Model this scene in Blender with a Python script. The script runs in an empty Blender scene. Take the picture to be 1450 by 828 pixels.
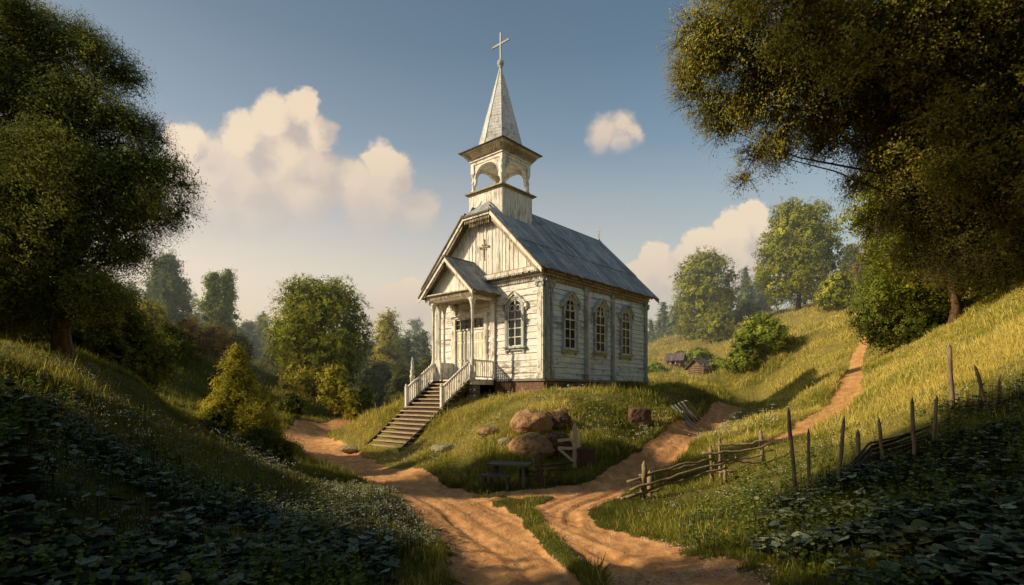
import bpy, bmesh, math, random
import numpy as np
from mathutils import Vector, Matrix, noise as mnoise
R = math.radians
rng = np.random.default_rng(7)
random.seed(7)
SC = bpy.context.scene
COL = SC.collection
F = 770.0; CX = 725.0; HY = 557.0; CZ = 2.5      # calibration of the photograph (focal length in px, horizon row)
SUN_EL = 28.0; SUN_AZ = 8.0                        # sun stands to the left

def P(px, py, Y):
    return Vector(((px-CX)/F*Y, Y, CZ+(HY-py)/F*Y))
def PX(px, Y): return (px-CX)/F*Y

# ------------------------------------------------------------------ objects
def tag(o, label=None, cat=None, group=None, kind=None):
    if label: o['label'] = label
    if cat: o['category'] = cat
    if group: o['group'] = group
    if kind: o['kind'] = kind
    return o
def empty(name, loc, label, cat, group=None, rz=0.0):
    o = bpy.data.objects.new(name, None); COL.objects.link(o)
    o.location = loc; o.rotation_euler = (0, 0, rz); o.empty_display_size = .2
    return tag(o, label, cat, group)
def link(name, me, mat, parent=None, loc=None):
    o = bpy.data.objects.new(name, me); COL.objects.link(o)
    if mat is not None: me.materials.append(mat)
    if parent is not None: o.parent = parent
    if loc is not None: o.location = loc
    return o
def fast_mesh(name, V, Fq, tint=None, smooth=False, k=None):
    V = np.asarray(V, dtype=np.float32).reshape(-1, 3); Fq = np.asarray(Fq, dtype=np.int32)
    k = Fq.shape[1]; n = Fq.shape[0]
    me = bpy.data.meshes.new(name)
    me.vertices.add(len(V)); me.vertices.foreach_set('co', V.ravel())
    me.loops.add(n*k); me.loops.foreach_set('vertex_index', Fq.ravel())
    me.polygons.add(n)
    me.polygons.foreach_set('loop_start', np.arange(0, n*k, k, dtype=np.int32))
    me.polygons.foreach_set('loop_total', np.full(n, k, dtype=np.int32))
    me.polygons.foreach_set('use_smooth', np.full(n, smooth, dtype=bool))
    me.update(calc_edges=True)
    if tint is not None:
        for nm, arr in tint.items():
            a = me.attributes.new(nm, 'FLOAT', 'POINT'); a.data.foreach_set('value', np.asarray(arr, dtype=np.float32))
    return me

class MB:
    """collects shapes, links them as ONE mesh object"""
    def __init__(s): s.v = []; s.f = []; s.sm = []; s.xf = None; s.rng = []
    def add(s, vs, fs, smooth=False):
        b = len(s.v)
        s.v += [s.xf(*v) if s.xf else tuple(v) for v in vs]
        s.f += [tuple(b+i for i in f) for f in fs]; s.sm += [smooth]*len(fs); s.rng.append((b, len(s.v), len(s.f)-len(fs), len(s.f)))
    def hexa(s, p):   # 4 bottom, 4 top
        s.add(p, [(3,2,1,0),(4,5,6,7),(0,1,5,4),(1,2,6,5),(2,3,7,6),(3,0,4,7)])
    def box(s, x0, x1, y0, y1, z0, z1):
        s.hexa([(x0,y0,z0),(x1,y0,z0),(x1,y1,z0),(x0,y1,z0),(x0,y0,z1),(x1,y0,z1),(x1,y1,z1),(x0,y1,z1)])
    def bar(s, p0, p1, w, h, up=(0,0,1), taper=1.0):
        p0 = Vector(p0); p1 = Vector(p1); d = (p1-p0).normalized(); up = Vector(up)
        if abs(d.dot(up)) > .98: up = Vector((1,0,0))
        a = d.cross(up).normalized(); b = a.cross(d).normalized()
        q = []
        for p, t in ((p0, 1.0), (p1, taper)):
            q += [p-a*w/2*t-b*h/2*t, p+a*w/2*t-b*h/2*t, p+a*w/2*t+b*h/2*t, p-a*w/2*t+b*h/2*t]
        s.hexa([tuple(x) for x in q])
    def tube(s, pts, rad, n=8, smooth=True, cap=True):
        pts = [Vector(p) for p in pts]; m = len(pts); V = []; Fc = []
        a = None
        for i, p in enumerate(pts):
            d = (pts[min(i+1, m-1)]-pts[max(i-1, 0)]).normalized()
            if a is None:
                a = d.orthogonal().normalized()
            a = (a-d*a.dot(d)).normalized(); b = d.cross(a)
            for k in range(n):
                t = 2*math.pi*k/n
                V.append(tuple(p+(a*math.cos(t)+b*math.sin(t))*rad[i]))
        for i in range(m-1):
            for k in range(n):
                k2 = (k+1) % n
                Fc.append((i*n+k, i*n+k2, (i+1)*n+k2, (i+1)*n+k))
        if cap: Fc += [tuple(reversed(range(n))), tuple(range((m-1)*n, m*n))]
        s.add(V, Fc, smooth)
    def lathe(s, cx, cy, prof, n=14, smooth=True, rot=0.0, squash=1.0):
        V = []; Fc = []
        for r, z in prof:
            for k in range(n):
                t = 2*math.pi*k/n+rot; V.append((cx+r*math.cos(t), cy+r*math.sin(t), z))
        m = len(prof)
        for i in range(m-1):
            for k in range(n):
                k2 = (k+1) % n; Fc.append((i*n+k, i*n+k2, (i+1)*n+k2, (i+1)*n+k))
        Fc += [tuple(reversed(range(n))), tuple(range((m-1)*n, m*n))]
        s.add(V, Fc, smooth)
    def prism(s, poly0, poly1):
        n = len(poly0); s.add(list(poly0)+list(poly1), [tuple(reversed(range(n))), tuple(range(n, 2*n))]+[(i, (i+1) % n, n+(i+1) % n, n+i) for i in range(n)])
    def build(s, name, mat, parent=None, loc=None, recalc=True):
        me = bpy.data.meshes.new(name); me.from_pydata(s.v, [], s.f); me.update()
        me.polygons.foreach_set('use_smooth', s.sm)
        if recalc:
            bm = bmesh.new(); bm.from_mesh(me); bmesh.ops.recalc_face_normals(bm, faces=bm.faces); bm.to_mesh(me); bm.free()
        return link(name, me, mat, parent, loc)

# ------------------------------------------------------------------ noise in numpy
def _h(ix, iy, seed):
    n = (ix.astype(np.int64)*374761393+iy.astype(np.int64)*668265263+seed*1442695041) & 0xffffffff
    n = ((n ^ (n >> 13))*1274126177) & 0xffffffff
    return ((n ^ (n >> 16)) & 0xffff)/65535.0
def vn(x, y, seed=0):
    x = np.asarray(x, dtype=float); y = np.asarray(y, dtype=float)
    ix = np.floor(x); iy = np.floor(y); fx = x-ix; fy = y-iy
    fx = fx*fx*(3-2*fx); fy = fy*fy*(3-2*fy)
    a = _h(ix, iy, seed); b = _h(ix+1, iy, seed); c = _h(ix, iy+1, seed); d = _h(ix+1, iy+1, seed)
    return (a*(1-fx)+b*fx)*(1-fy)+(c*(1-fx)+d*fx)*fy-.5
def fbm(x, y, o=4, seed=0):
    s = 0; a = 1.0; f = 1.0
    for i in range(o): s = s+a*vn(x*f, y*f, seed+i*17); a *= .5; f *= 2.03
    return s
def sstep(a, b, x):
    t = np.clip((x-a)/(b-a), 0, 1); return t*t*(3-2*t)

# ------------------------------------------------------------------ materials
def mat(name):
    m = bpy.data.materials.new(name); m.use_nodes = True
    nt = m.node_tree; nt.nodes.clear()
    return m, nt
class N:
    def __init__(s, nt): s.nt = nt
    def node(s, t, ins=None, **kw):
        n = s.nt.nodes.new(t)
        for k, v in kw.items(): setattr(n, k, v)
        if ins:
            for k, v in ins.items():
                sock = n.inputs[k]
                if isinstance(v, bpy.types.NodeSocket): s.nt.links.new(v, sock)
                else: sock.default_value = v
        return n
    def math(s, op, a, b=0.0, c=0.0, clamp=False):
        n = s.node('ShaderNodeMath', {0: a, 1: b, 2: c}, operation=op); n.use_clamp = clamp; return n.outputs[0]
    def noise(s, vec, scale, detail=4.0, rough=.55, dist=0.0):
        return s.node('ShaderNodeTexNoise', {'Vector': vec, 'Scale': scale, 'Detail': detail, 'Roughness': rough, 'Distortion': dist}).outputs['Fac']
    def map(s, vec, sc=(1,1,1), rot=(0,0,0)):
        return s.node('ShaderNodeMapping', {'Vector': vec, 'Scale': sc, 'Rotation': rot}).outputs[0]
    def mix(s, f, a, b, mode='MIX'):
        n = s.node('ShaderNodeMix', data_type='RGBA', blend_type=mode)
        for i, v in ((0, f), (6, a), (7, b)):
            if isinstance(v, bpy.types.NodeSocket): s.nt.links.new(v, n.inputs[i])
            else: n.inputs[i].default_value = v if i == 0 else (*v[:3], 1)
        return n.outputs[2]
    def ramp(s, f, a, b):
        return s.node('ShaderNodeMapRange', {'Value': f, 'From Min': a, 'From Max': b}, clamp=True, interpolation_type='SMOOTHSTEP').outputs[0]
    def attr(s, nm): return s.node('ShaderNodeAttribute', attribute_name=nm).outputs['Fac']
    def bump(s, h, st=.5, d=.02):
        return s.node('ShaderNodeBump', {'Height': h, 'Strength': st, 'Distance': d}).outputs[0]
    def out(s, sh): s.node('ShaderNodeOutputMaterial', {'Surface': sh})
    def bsdf(s, col, rough=.8, normal=None, spec=.3, **kw):
        ins = {'Base Color': col if isinstance(col, bpy.types.NodeSocket) else (*col[:3], 1), 'Roughness': rough, 'Specular IOR Level': spec}
        if normal is not None: ins['Normal'] = normal
        ins.update(kw)
        return s.node('ShaderNodeBsdfPrincipled', ins).outputs[0]

def painted(name, paint, wood, wear=.5, grain=(1,1,1), dirt=(.1,.08,.05), spot=4.0, lo=.43, hi=.60):
    """old flaking paint over grey timber; grain = stretch of the flakes"""
    m, nt = mat(name); n = N(nt)
    co = n.node('ShaderNodeTexCoord').outputs['Object']
    isl = n.node('ShaderNodeNewGeometry').outputs['Random Per Island']
    off = n.node('ShaderNodeVectorMath', {0: co, 1: n.node('ShaderNodeCombineXYZ', {'X': n.math('MULTIPLY', isl, 37.0), 'Y': n.math('MULTIPLY', isl, 11.0), 'Z': 0.0}).outputs[0]}, operation='ADD').outputs[0]
    st = n.map(off, grain)
    a = n.noise(st, spot, 8, .65, .4)
    big = n.noise(co, .7, 3, .5)
    f = n.math('ADD', a, n.math('MULTIPLY', n.math('SUBTRACT', big, .5), .35))
    f = n.math('ADD', f, n.math('MULTIPLY', n.math('SUBTRACT', isl, .5), .12))
    f = n.math('ADD', f, (wear-.5)*.4)
    flake = n.ramp(f, lo+.06, hi+.06)
    fine = n.noise(n.map(off, tuple(g*6 for g in grain)), spot*2.5, 5, .7)
    wc = n.mix(fine, tuple(c*.45 for c in wood), tuple(min(1, c*1.6) for c in wood))
    pc = n.mix(n.ramp(n.noise(st, spot*.6, 5), .35, .7), paint, tuple(c*.78 for c in paint))
    pc = n.mix(n.math('MULTIPLY', isl, .22), pc, tuple(c*.55 for c in paint))
    col = n.mix(flake, pc, wc)
    dk = n.ramp(n.noise(n.map(co, (1.3, 1.3, .5)), 1.6, 6, .6), .52, .74)
    col = n.mix(n.math('MULTIPLY', dk, .45), col, dirt)
    h = n.math('ADD', n.math('MULTIPLY', flake, -1.0), n.math('MULTIPLY', fine, .7))
    n.out(n.bsdf(col, .75, n.bump(h, .6, .012), .25))
    return m
def timber(name, c0, c1, grain=(1,1,1), scale=6.0, bump=.5, rough=.85):
    m, nt = mat(name); n = N(nt)
    co = n.node('ShaderNodeTexCoord').outputs['Object']
    isl = n.node('ShaderNodeNewGeometry').outputs['Random Per Island']
    off = n.node('ShaderNodeVectorMath', {0: co, 1: n.node('ShaderNodeCombineXYZ', {'X': n.math('MULTIPLY', isl, 31.0), 'Y': n.math('MULTIPLY', isl, 17.0), 'Z': isl}).outputs[0]}, operation='ADD').outputs[0]
    a = n.noise(n.map(off, grain), scale, 8, .7, .6)
    b = n.noise(co, 1.3, 4, .5)
    col = n.mix(n.ramp(a, .3, .72), c0, c1)
    col = n.mix(n.math('MULTIPLY', isl, .45), col, tuple(c*.5 for c in c0))
    col = n.mix(n.math('MULTIPLY', n.ramp(b, .5, .75), .4), col, tuple(c*.5 for c in c1))
    n.out(n.bsdf(col, rough, n.bump(a, bump, .015), .2))
    return m
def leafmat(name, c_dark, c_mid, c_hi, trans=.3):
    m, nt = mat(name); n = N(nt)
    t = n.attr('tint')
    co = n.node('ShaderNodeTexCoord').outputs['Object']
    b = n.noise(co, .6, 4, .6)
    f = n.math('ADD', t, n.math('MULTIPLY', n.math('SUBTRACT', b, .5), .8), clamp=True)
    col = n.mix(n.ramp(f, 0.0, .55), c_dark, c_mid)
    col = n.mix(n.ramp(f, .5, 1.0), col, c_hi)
    d = n.node('ShaderNodeBsdfDiffuse', {'Color': col}).outputs[0]
    tr = n.node('ShaderNodeBsdfTranslucent', {'Color': n.mix(.5, col, c_hi)}).outputs[0]
    sh = n.node('ShaderNodeMixShader', {0: trans, 1: d, 2: tr}).outputs[0]
    n.out(sh)
    return m
def stone(name, c0, c1, c2, scale=2.5):
    m, nt = mat(name); n = N(nt)
    co = n.node('ShaderNodeTexCoord').outputs['Object']
    a = n.noise(co, scale, 10, .7, .3); b = n.noise(co, scale*3.5, 8, .7)
    col = n.mix(n.ramp(a, .32, .68), c0, c1)
    vo = n.node('ShaderNodeTexVoronoi', {'Vector': n.node('ShaderNodeVectorMath', {0: co, 1: n.node('ShaderNodeTexNoise', {'Vector': co, 'Scale': 2.0, 'Detail': 5.0}).outputs['Color']}, operation='ADD').outputs[0], 'Scale': 1.6}, feature='DISTANCE_TO_EDGE').outputs['Distance']
    crk = n.math('MAXIMUM', n.ramp(vo, .0, .02), n.ramp(n.noise(co, 1.7, 3), .42, .52)); col = n.mix(crk, tuple(c*.45 for c in c0), col)
    col = n.mix(n.math('MULTIPLY', n.ramp(n.noise(co, 1.3, 7, .7), .55, .68), .6), col, (.30,.27,.22))
    nz = n.node('ShaderNodeSeparateXYZ', {0: n.node('ShaderNodeNewGeometry').outputs['Normal']}).outputs[2]
    moss = n.math('MULTIPLY', n.ramp(n.math('ADD', nz, n.math('MULTIPLY', b, .8)), 1.05, 1.35), .6)
    col = n.mix(moss, col, c2)
    col = n.mix(n.ramp(b, .5, .8), col, tuple(c*.5 for c in c0))
    n.out(n.bsdf(col, .9, n.bump(n.math('ADD', n.math('ADD', a, n.math('MULTIPLY', crk, .5)), n.math('MULTIPLY', b, .5)), 1.0, .09), .15))
    return m
def masonry(name, c0, c1, mortar, bw, bh):
    m, nt = mat(name); n = N(nt)
    co = n.node('ShaderNodeTexCoord').outputs['Object']
    sp = n.node('ShaderNodeSeparateXYZ', {0: co})
    v = n.node('ShaderNodeCombineXYZ', {'X': n.math('ADD', sp.outputs[0], sp.outputs[1]), 'Y': sp.outputs[2], 'Z': 0.0}).outputs[0]
    wob = n.node('ShaderNodeVectorMath', {0: v, 1: n.node('ShaderNodeCombineXYZ', {'X': n.math('MULTIPLY', n.noise(co, 2.5), .12), 'Y': n.math('MULTIPLY', n.noise(co, 3.1), .10), 'Z': 0.0}).outputs[0]}, operation='ADD').outputs[0]
    br = n.node('ShaderNodeTexBrick', {'Vector': wob, 'Scale': 1.0, 'Mortar Size': .018, 'Mortar Smooth': .4, 'Bias': 0.0, 'Brick Width': bw, 'Row Height': bh, 'Color1': (*c0, 1), 'Color2': (*c1, 1), 'Mortar': (*mortar, 1)})
    a = n.noise(co, 7, 8, .7)
    col = n.mix(n.ramp(a, .4, .8), br.outputs[0], tuple(c*.35 for c in c0))
    h = n.math('ADD', n.math('MULTIPLY', br.outputs[1], -1.0), n.math('MULTIPLY', a, .8))
    n.out(n.bsdf(col, .9, n.bump(h, .9, .03), .15))
    return m
def plain(name, col, rough=.5, spec=.5, metallic=0.0):
    m, nt = mat(name); n = N(nt)
    co = n.node('ShaderNodeTexCoord').outputs['Object']
    a = n.noise(co, 9, 5, .6)
    c = n.mix(n.ramp(a, .35, .75), col, tuple(x*.7 for x in col))
    n.out(n.bsdf(c, rough, None, spec, Metallic=metallic)); return m

M = {}
M['white_h'] = painted('flaking white boards', (.91,.88,.80), (.34,.30,.24), .44, (.5,.5,2.5))
M['white_v'] = painted('flaking white vertical boards', (.89,.86,.76), (.36,.31,.23), .43, (3,3,.5))
M['white_shade_tint'] = painted('flaking white boards tinted as if shaded', (.76,.86,.90), (.26,.28,.27), .37, (.5,.5,2.5))  # same white boards, with the cool shade of this wall mixed into the paint
M['trim'] = painted('white trim', (.90,.86,.76), (.30,.25,.18), .44, (1.6,1.6,.8))
M['trim_old'] = painted('bare ochre trim', (.50,.42,.27), (.20,.15,.085), .56, (1.5,1.5,1.0))
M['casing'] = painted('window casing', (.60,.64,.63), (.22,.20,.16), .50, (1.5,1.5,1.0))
M['door'] = painted('cream door', (.92,.89,.72), (.5,.45,.33), .26, (1.5,1.5,.7))
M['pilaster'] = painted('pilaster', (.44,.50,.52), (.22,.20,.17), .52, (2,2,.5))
M['roof'], nt = mat('weathered silver roof boards'); n = N(nt)
co = n.node('ShaderNodeTexCoord').outputs['Object']; isl = n.node('ShaderNodeNewGeometry').outputs['Random Per Island']
off = n.node('ShaderNodeVectorMath', {0: co, 1: n.node('ShaderNodeCombineXYZ', {'X': n.math('MULTIPLY', isl, 31.0), 'Y': 0.0, 'Z': 0.0}).outputs[0]}, operation='ADD').outputs[0]
st = n.noise(n.map(off, (7.0, .8, .8)), 2.0, 9, .72, .4); pt = n.noise(co, .55, 6, .65, .6); fn = n.noise(n.map(off, (22, 2.5, 2.5)), 2.0, 6, .7)
col = n.mix(n.ramp(st, .34, .66), (.13,.155,.175), (.66,.69,.69))
col = n.mix(n.math('MULTIPLY', n.ramp(pt, .48, .62), .55), col, (.60,.62,.60))
col = n.mix(n.math('MULTIPLY', n.ramp(pt, .44, .30), .65), col, (.085,.09,.085))
col = n.mix(n.math('MULTIPLY', isl, .5), col, (.11,.13,.15))
col = n.mix(n.math('MULTIPLY', n.ramp(fn, .55, .75), .5), col, (.22,.17,.11))
n.out(n.bsdf(col, .8, n.bump(n.math('ADD', st, fn), .9, .03), .25))
M['roof_edge'] = timber('roof edge', (.09,.075,.05), (.28,.23,.14), (1,1,1), 4)
M['shingle'] = painted('spire shingle', (.76,.77,.75), (.34,.31,.25), .46, (2.5,2.5,.7))
M['step'] = timber('worn stair tread', (.38,.28,.17), (.66,.53,.36), (1,.3,1), 6)
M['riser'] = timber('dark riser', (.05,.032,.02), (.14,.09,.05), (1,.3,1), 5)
M['dark'] = plain('painted void shade', (.012,.011,.010), .9, .1)  # near-black colour standing in for the shade inside openings
M['pane'], nt = mat('old glass'); n = N(nt); co = n.node('ShaderNodeTexCoord').outputs['Object']
n.out(n.bsdf(n.mix(n.ramp(n.noise(co, 3.0, 5), .4, .7), (.010,.016,.018), (.035,.05,.055)), .18, n.bump(n.noise(co, 6, 2), .25, .03), .28))
M['metal'] = painted('weathered metal', (.52,.53,.50), (.25,.22,.17), .5, (2,2,1))
M['iron'] = plain('rust iron', (.20,.15,.09), .6, .4)
M['brick'] = masonry('old brick', (.30,.145,.085), (.19,.10,.06), (.20,.15,.11), .28, .11)
M['fieldstone'] = masonry('field stone', (.20,.16,.12), (.30,.24,.18), (.07,.06,.05), .42, .20)
M['rock'] = stone('red boulder', (.34,.185,.09), (.54,.33,.17), (.22,.21,.06))
M['rock_dark'] = stone('dark red block', (.11,.062,.042), (.17,.095,.06), (.10,.08,.04))
M['rock_pale'] = stone('pale boulder', (.35,.30,.18), (.50,.44,.28), (.20,.20,.06))
M['post'] = timber('fence timber', (.20,.14,.085), (.46,.35,.22), (2,2,.6), 5)
M['post_dark'] = timber('dark fence timber', (.05,.042,.035), (.13,.11,.09), (2,2,.6), 5)
M['post_pale'] = timber('pale fence timber', (.62,.50,.36), (.86,.75,.56), (2,2,.6), 5)
M['table'] = timber('mossy table', (.07,.085,.078), (.19,.22,.19), (.6,2,2), 6)
M['plank'] = timber('grey planks', (.22,.225,.20), (.42,.42,.37), (1,1,1), 5)
M['log'] = timber('hut logs', (.15,.10,.05), (.36,.26,.14), (1,1,1), 4)
M['hut_roof'] = timber('hut roof', (.11,.09,.095), (.26,.21,.20), (1,1,1), 4)
M['bark'] = timber('bark', (.045,.032,.022), (.13,.09,.055), (3,3,.8), 4, .9)
M['bark_red'] = timber('warm bark', (.09,.05,.028), (.24,.14,.07), (3,3,.8), 4, .9)
M['bark_pale'] = timber('pale bark', (.20,.18,.15), (.45,.42,.36), (1,1,3), 4, .6)
M['leaf_gold'] = leafmat('golden green leaves', (.06,.080,.014), (.29,.32,.04), (.64,.60,.10), .33)
M['leaf_over'] = leafmat('golden overhanging leaves', (.07,.078,.018), (.31,.295,.052), (.62,.54,.12), .42)
M['leaf_corner'] = leafmat('dull green leaves', (.055,.078,.022), (.20,.25,.05), (.46,.46,.10), .45)
M['leaf_green'] = leafmat('green leaves', (.055,.085,.018), (.25,.32,.045), (.54,.55,.09), .33)
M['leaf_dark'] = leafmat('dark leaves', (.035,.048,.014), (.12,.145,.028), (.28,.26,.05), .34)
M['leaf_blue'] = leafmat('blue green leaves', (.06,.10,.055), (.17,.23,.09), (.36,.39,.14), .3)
M['leaf_autumn'] = leafmat('turning leaves', (.10,.055,.014), (.33,.18,.03), (.56,.34,.05), .3)
M['leaf_yellow'] = leafmat('yellowing leaves', (.12,.13,.02), (.46,.42,.055), (.78,.64,.10), .33)

# ------------------------------------------------------------------ terrain
UX, UY = .6590, .7520       # along the nave
VX, VY = -.7510, .6610      # across the front
C0 = (1.47, 25.2)
FLOOR = CZ+.69
def CH(s, t): return (C0[0]+VX*t+UX*s, C0[1]+VY*t+UY*s)
ctl = []
def c(px, py, Y): p = P(px, py, Y); ctl.append((p.x, p.y, p.z))
def g(s, t, z): x, y = CH(s, t); ctl.append((x, y, z+CZ))
for a in [
 # left slope in the foreground, its lit crest and the dip behind it
 (0,850,4),(0,650,6),(0,560,8),(-150,470,9),(0,508,10.5),(120,550,11),(230,600,11.5),(330,640,12),(420,676,12.5),
 (200,600,13.5),(-100,470,14.5),(85,504,14.2),(200,545,15),(335,632,15.5),(250,590,17),
 (200,700,7),(350,760,7),(480,790,6.6),(560,770,8),(500,720,10),(580,740,9.5),(300,690,9.5),
 # track
 (640,828,6.2),(780,828,6.2),(640,900,4.7),(800,900,4.7),(1000,828,5.8),(600,748,9.6),(760,748,9.6),(870,760,9.0),(700,700,13.4),(600,694,14.2),
 (560,668,18),(650,668,17.6),(480,652,21),(430,624,27),(440,612,34),(520,600,42),(395,640,20),(370,655,17),
 (830,705,12.4),(880,684,15),(930,655,18.5),(1000,608,25),(1055,577,33),(1080,562,40),
 (760,700,13.6),(820,690,14.6),(700,690,15),
 # mound, right and front
 (757,655,17.2),(757,646,18),(755,612,19.6),(762,582,20.6),(770,566,22.6),(700,605,20),(645,645,19.4),(690,628,18.6),(628,648,18.6),
 (900,602,21.5),(880,640,18.3),(840,655,17),(960,592,24),(950,566,28),(1000,566,33),(870,572,23.5),(830,562,23.6),
 # the hollow and the lit meadow
 (1000,548,44),(1150,522,38),(1000,528,52),(940,523,56),(930,495,76),(1000,505,62),(1080,505,46),(1050,498,60),(1100,470,60),(1130,441,64),(1190,440,52),
 (1000,472,82),(930,485,90),(1220,468,42),(1225,492,37),(1215,522,31),(1250,430,60),
 # strip between the tracks and near right slope
 (1100,592,22.5),(1180,543,28),(1085,632,16.5),(1150,602,19.5),(1200,562,25),(1270,500,30),(1350,455,28),(1395,418,30),(1300,522,20),(1400,470,21),(1450,402,24),
 (1450,500,16),(1300,600,12.2),(1200,640,12.5),(1100,664,13),(1000,686,13.4),(950,722,10.8),(1100,745,8),(1200,705,8.2),(1300,660,9),(1450,590,10),(1450,690,7),(1450,800,5),(1250,850,5),
 (1650,380,24),(1700,560,8),(1900,700,4),(1600,300,45),(1500,350,60),
 # left valley and the slopes beyond
 (300,570,38),(180,470,38),(60,430,40),(-200,350,50),(330,508,50),(240,480,48),(420,545,50),(455,556,48),(500,580,52),(560,585,60),(430,590,42),(350,580,40),(410,583,36),
 (600,575,70),(100,440,80),(300,500,80),(500,545,100),(-400,400,100),(700,560,100),(900,530,110),(1000,475,120),(1200,440,110),(1500,380,120),
 (0,500,200),(500,545,200),(725,552,200),(1000,525,200),(1400,480,200),(-500,530,400),(725,555,400),(1900,520,400),(0,556,1500),(725,556,1500),(1450,556,1500)]:
    c(*a)
for a in [(0,-.3,-.72),(-.25,.6,-.80),(-1.2,.5,-.90),(-1.0,2,-.95),(-.25,2,-.85),(-.4,3,-.85),(3,-.3,-.66),(7,-.3,-.52),(10,-.4,-.42),(5,4,-.3),(10.5,4,-.2),(10,8,-.5),(5,8.2,-.7),(0,8,-.8),
          (3,-2,-.5),(6,-2,-.4),(10,-3,-.5),(13,0,-.4),(12,6,-.6),
          (-2,3.0,-1.05),(-3.3,3.0,-1.75),(-4.5,3.0,-2.5),(-5.6,3.0,-3.15),(-5.7,4.6,-3.2),(-6.6,4.6,-3.3),(-5.6,6.3,-3.15),(-4.5,6.2,-2.4),(-3.3,6.2,-1.7),(-2,6.3,-1.0),(-3.3,4.6,-1.75),(-4.5,4.6,-2.5),(-2,4.6,-1.1),
          (-4,8.5,-2.0),(-2,8,-1.2),(-5.6,9.5,-3.05),(0,9.6,-1.8),(2.5,11,-2.2),(-2.2,11.2,-2.75),(5,11,-1.6)]:
    ctl.append((*CH(a[0], a[1]), FLOOR+a[2]))
ctl += [(-7,5,2.1),(-9,5,2.5),(-14,5,2.5),(-25,5,2.3),(-40,5,2.0),(-12.5,11,3.5),(-18,12,3.4),(-30,14,3.2),(-8,0,1.6),(-14,0,2.0),(-30,-3,1.8),(-16,18,3.5),(-26,22,3.5),(-22,28,3.5),(-40,30,4.0)]
ctl = np.array(ctl)
def warp(x, y):
    yy = np.maximum(np.asarray(y, dtype=float), -6.0)+10.0
    return np.stack([np.asarray(x)/yy*1.6, np.log(yy)], -1)
W0 = warp(ctl[:, 0], ctl[:, 1])
def _k(d2): return .5*d2*np.log(d2+1e-9)
def _D2(A, B): return ((A[:, None, :]-B[None])**2).sum(-1)
_n = len(W0); _A = np.zeros((_n+3, _n+3)); _A[:_n, :_n] = _k(_D2(W0, W0))+np.eye(_n)*2e-4
_Pm = np.concatenate([np.ones((_n, 1)), W0], 1); _A[:_n, _n:] = _Pm; _A[_n:, :_n] = _Pm.T
_w = np.linalg.solve(_A, np.concatenate([ctl[:, 2], np.zeros(3)]))
def base_h(x, y):
    x = np.atleast_1d(np.asarray(x, dtype=float)); y = np.atleast_1d(np.asarray(y, dtype=float))
    out = np.empty(x.size); Q = warp(x.ravel(), y.ravel()); Q[:, 0] = np.clip(Q[:, 0], -3, 3)
    for i in range(0, len(Q), 20000):
        q = Q[i:i+20000]; out[i:i+20000] = _k(_D2(q, W0))@_w[:_n]+_w[_n]+q@_w[_n+1:]
    return out.reshape(x.shape)

_hy = np.exp(np.linspace(math.log(3.2), math.log(160), 900))
def hitb(px, py):
    h = base_h(PX(px, _hy), _hy); k = np.nonzero(h >= CZ+(HY-py)/F*_hy)[0]
    return float(_hy[k[0]]) if len(k) else 160.0
# tracks: polylines (px, Y, width in m)
def line(pts): return np.array([(PX(a, Y), Y, w) for a, Y, w in pts])
TR = [
 ('a', line([(900,2.0,3.6),(885,5.0,3.6),(852,6.6,3.5),(785,8.3,3.2),(722,9.8,3.0),(665,12,2.7),(615,14.2,2.4),(560,17,2.3),(500,20.5,2.4),(447,25,2.6),(428,30,2.5),(450,37,2.4),(520,46,2.4),(600,56,2.2)])),
 ('b', line([(900,6.4,2.4),(840,8.0,2.2),(782,9.8,1.7),(790,11.6,1.4),(828,13.2,1.4),(876,15.6,1.35),(930,19,1.4),(1000,25.2,1.2),(1050,32,1.4),(1085,38,.9)])),
 ('c', np.array([(PX(a, hitb(a, b)), hitb(a, b), w) for a, b, w in [(1040,646,.9),(1088,632,1.5),(1128,617,1.8),(1162,598,1.8),(1188,574,1.6),(1204,548,1.2),(1210,522,.8),(1216,500,.85),(1224,484,.85),(1232,468,.7),(1243,452,.5)]]), .58),
 ('d', line([(655,12.5,1.6),(720,14.0,1.5),(800,14.0,1.5),(880,15.2,1.4)])),
]
def seg_d(x, y, L):
    best = np.full(x.shape, 1e9); lat = np.zeros(x.shape); ww = np.ones(x.shape); nd = np.full(x.shape, 1e9)
    for i in range(len(L)-1):
        ax, ay, aw = L[i]; bx, by, bw = L[i+1]; dx, dy = bx-ax, by-ay; l2 = dx*dx+dy*dy
        t = np.clip(((x-ax)*dx+(y-ay)*dy)/l2, 0, 1)
        ex = x-(ax+t*dx); ey = y-(ay+t*dy); d = np.hypot(ex, ey); w = aw+(bw-aw)*t
        sd = (dx*ey-dy*ex)/math.sqrt(l2)
        q = d/w; m = q < best
        best = np.where(m, q, best); lat = np.where(m, sd, lat); ww = np.where(m, w, ww)
    return best, lat, ww
ISL = [(722,12.6,.45,.40),(690,13.6,.5,.2)]   # grass islands in the track
STRIP = np.array([(PX(a, Y), Y, w) for a, Y, w in [(724,12.8,.5),(742,11.6,.55),(768,9.7,.42),(795,8.1,.40),(828,6.7,.34),(880,5.0,.3)]])
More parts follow.
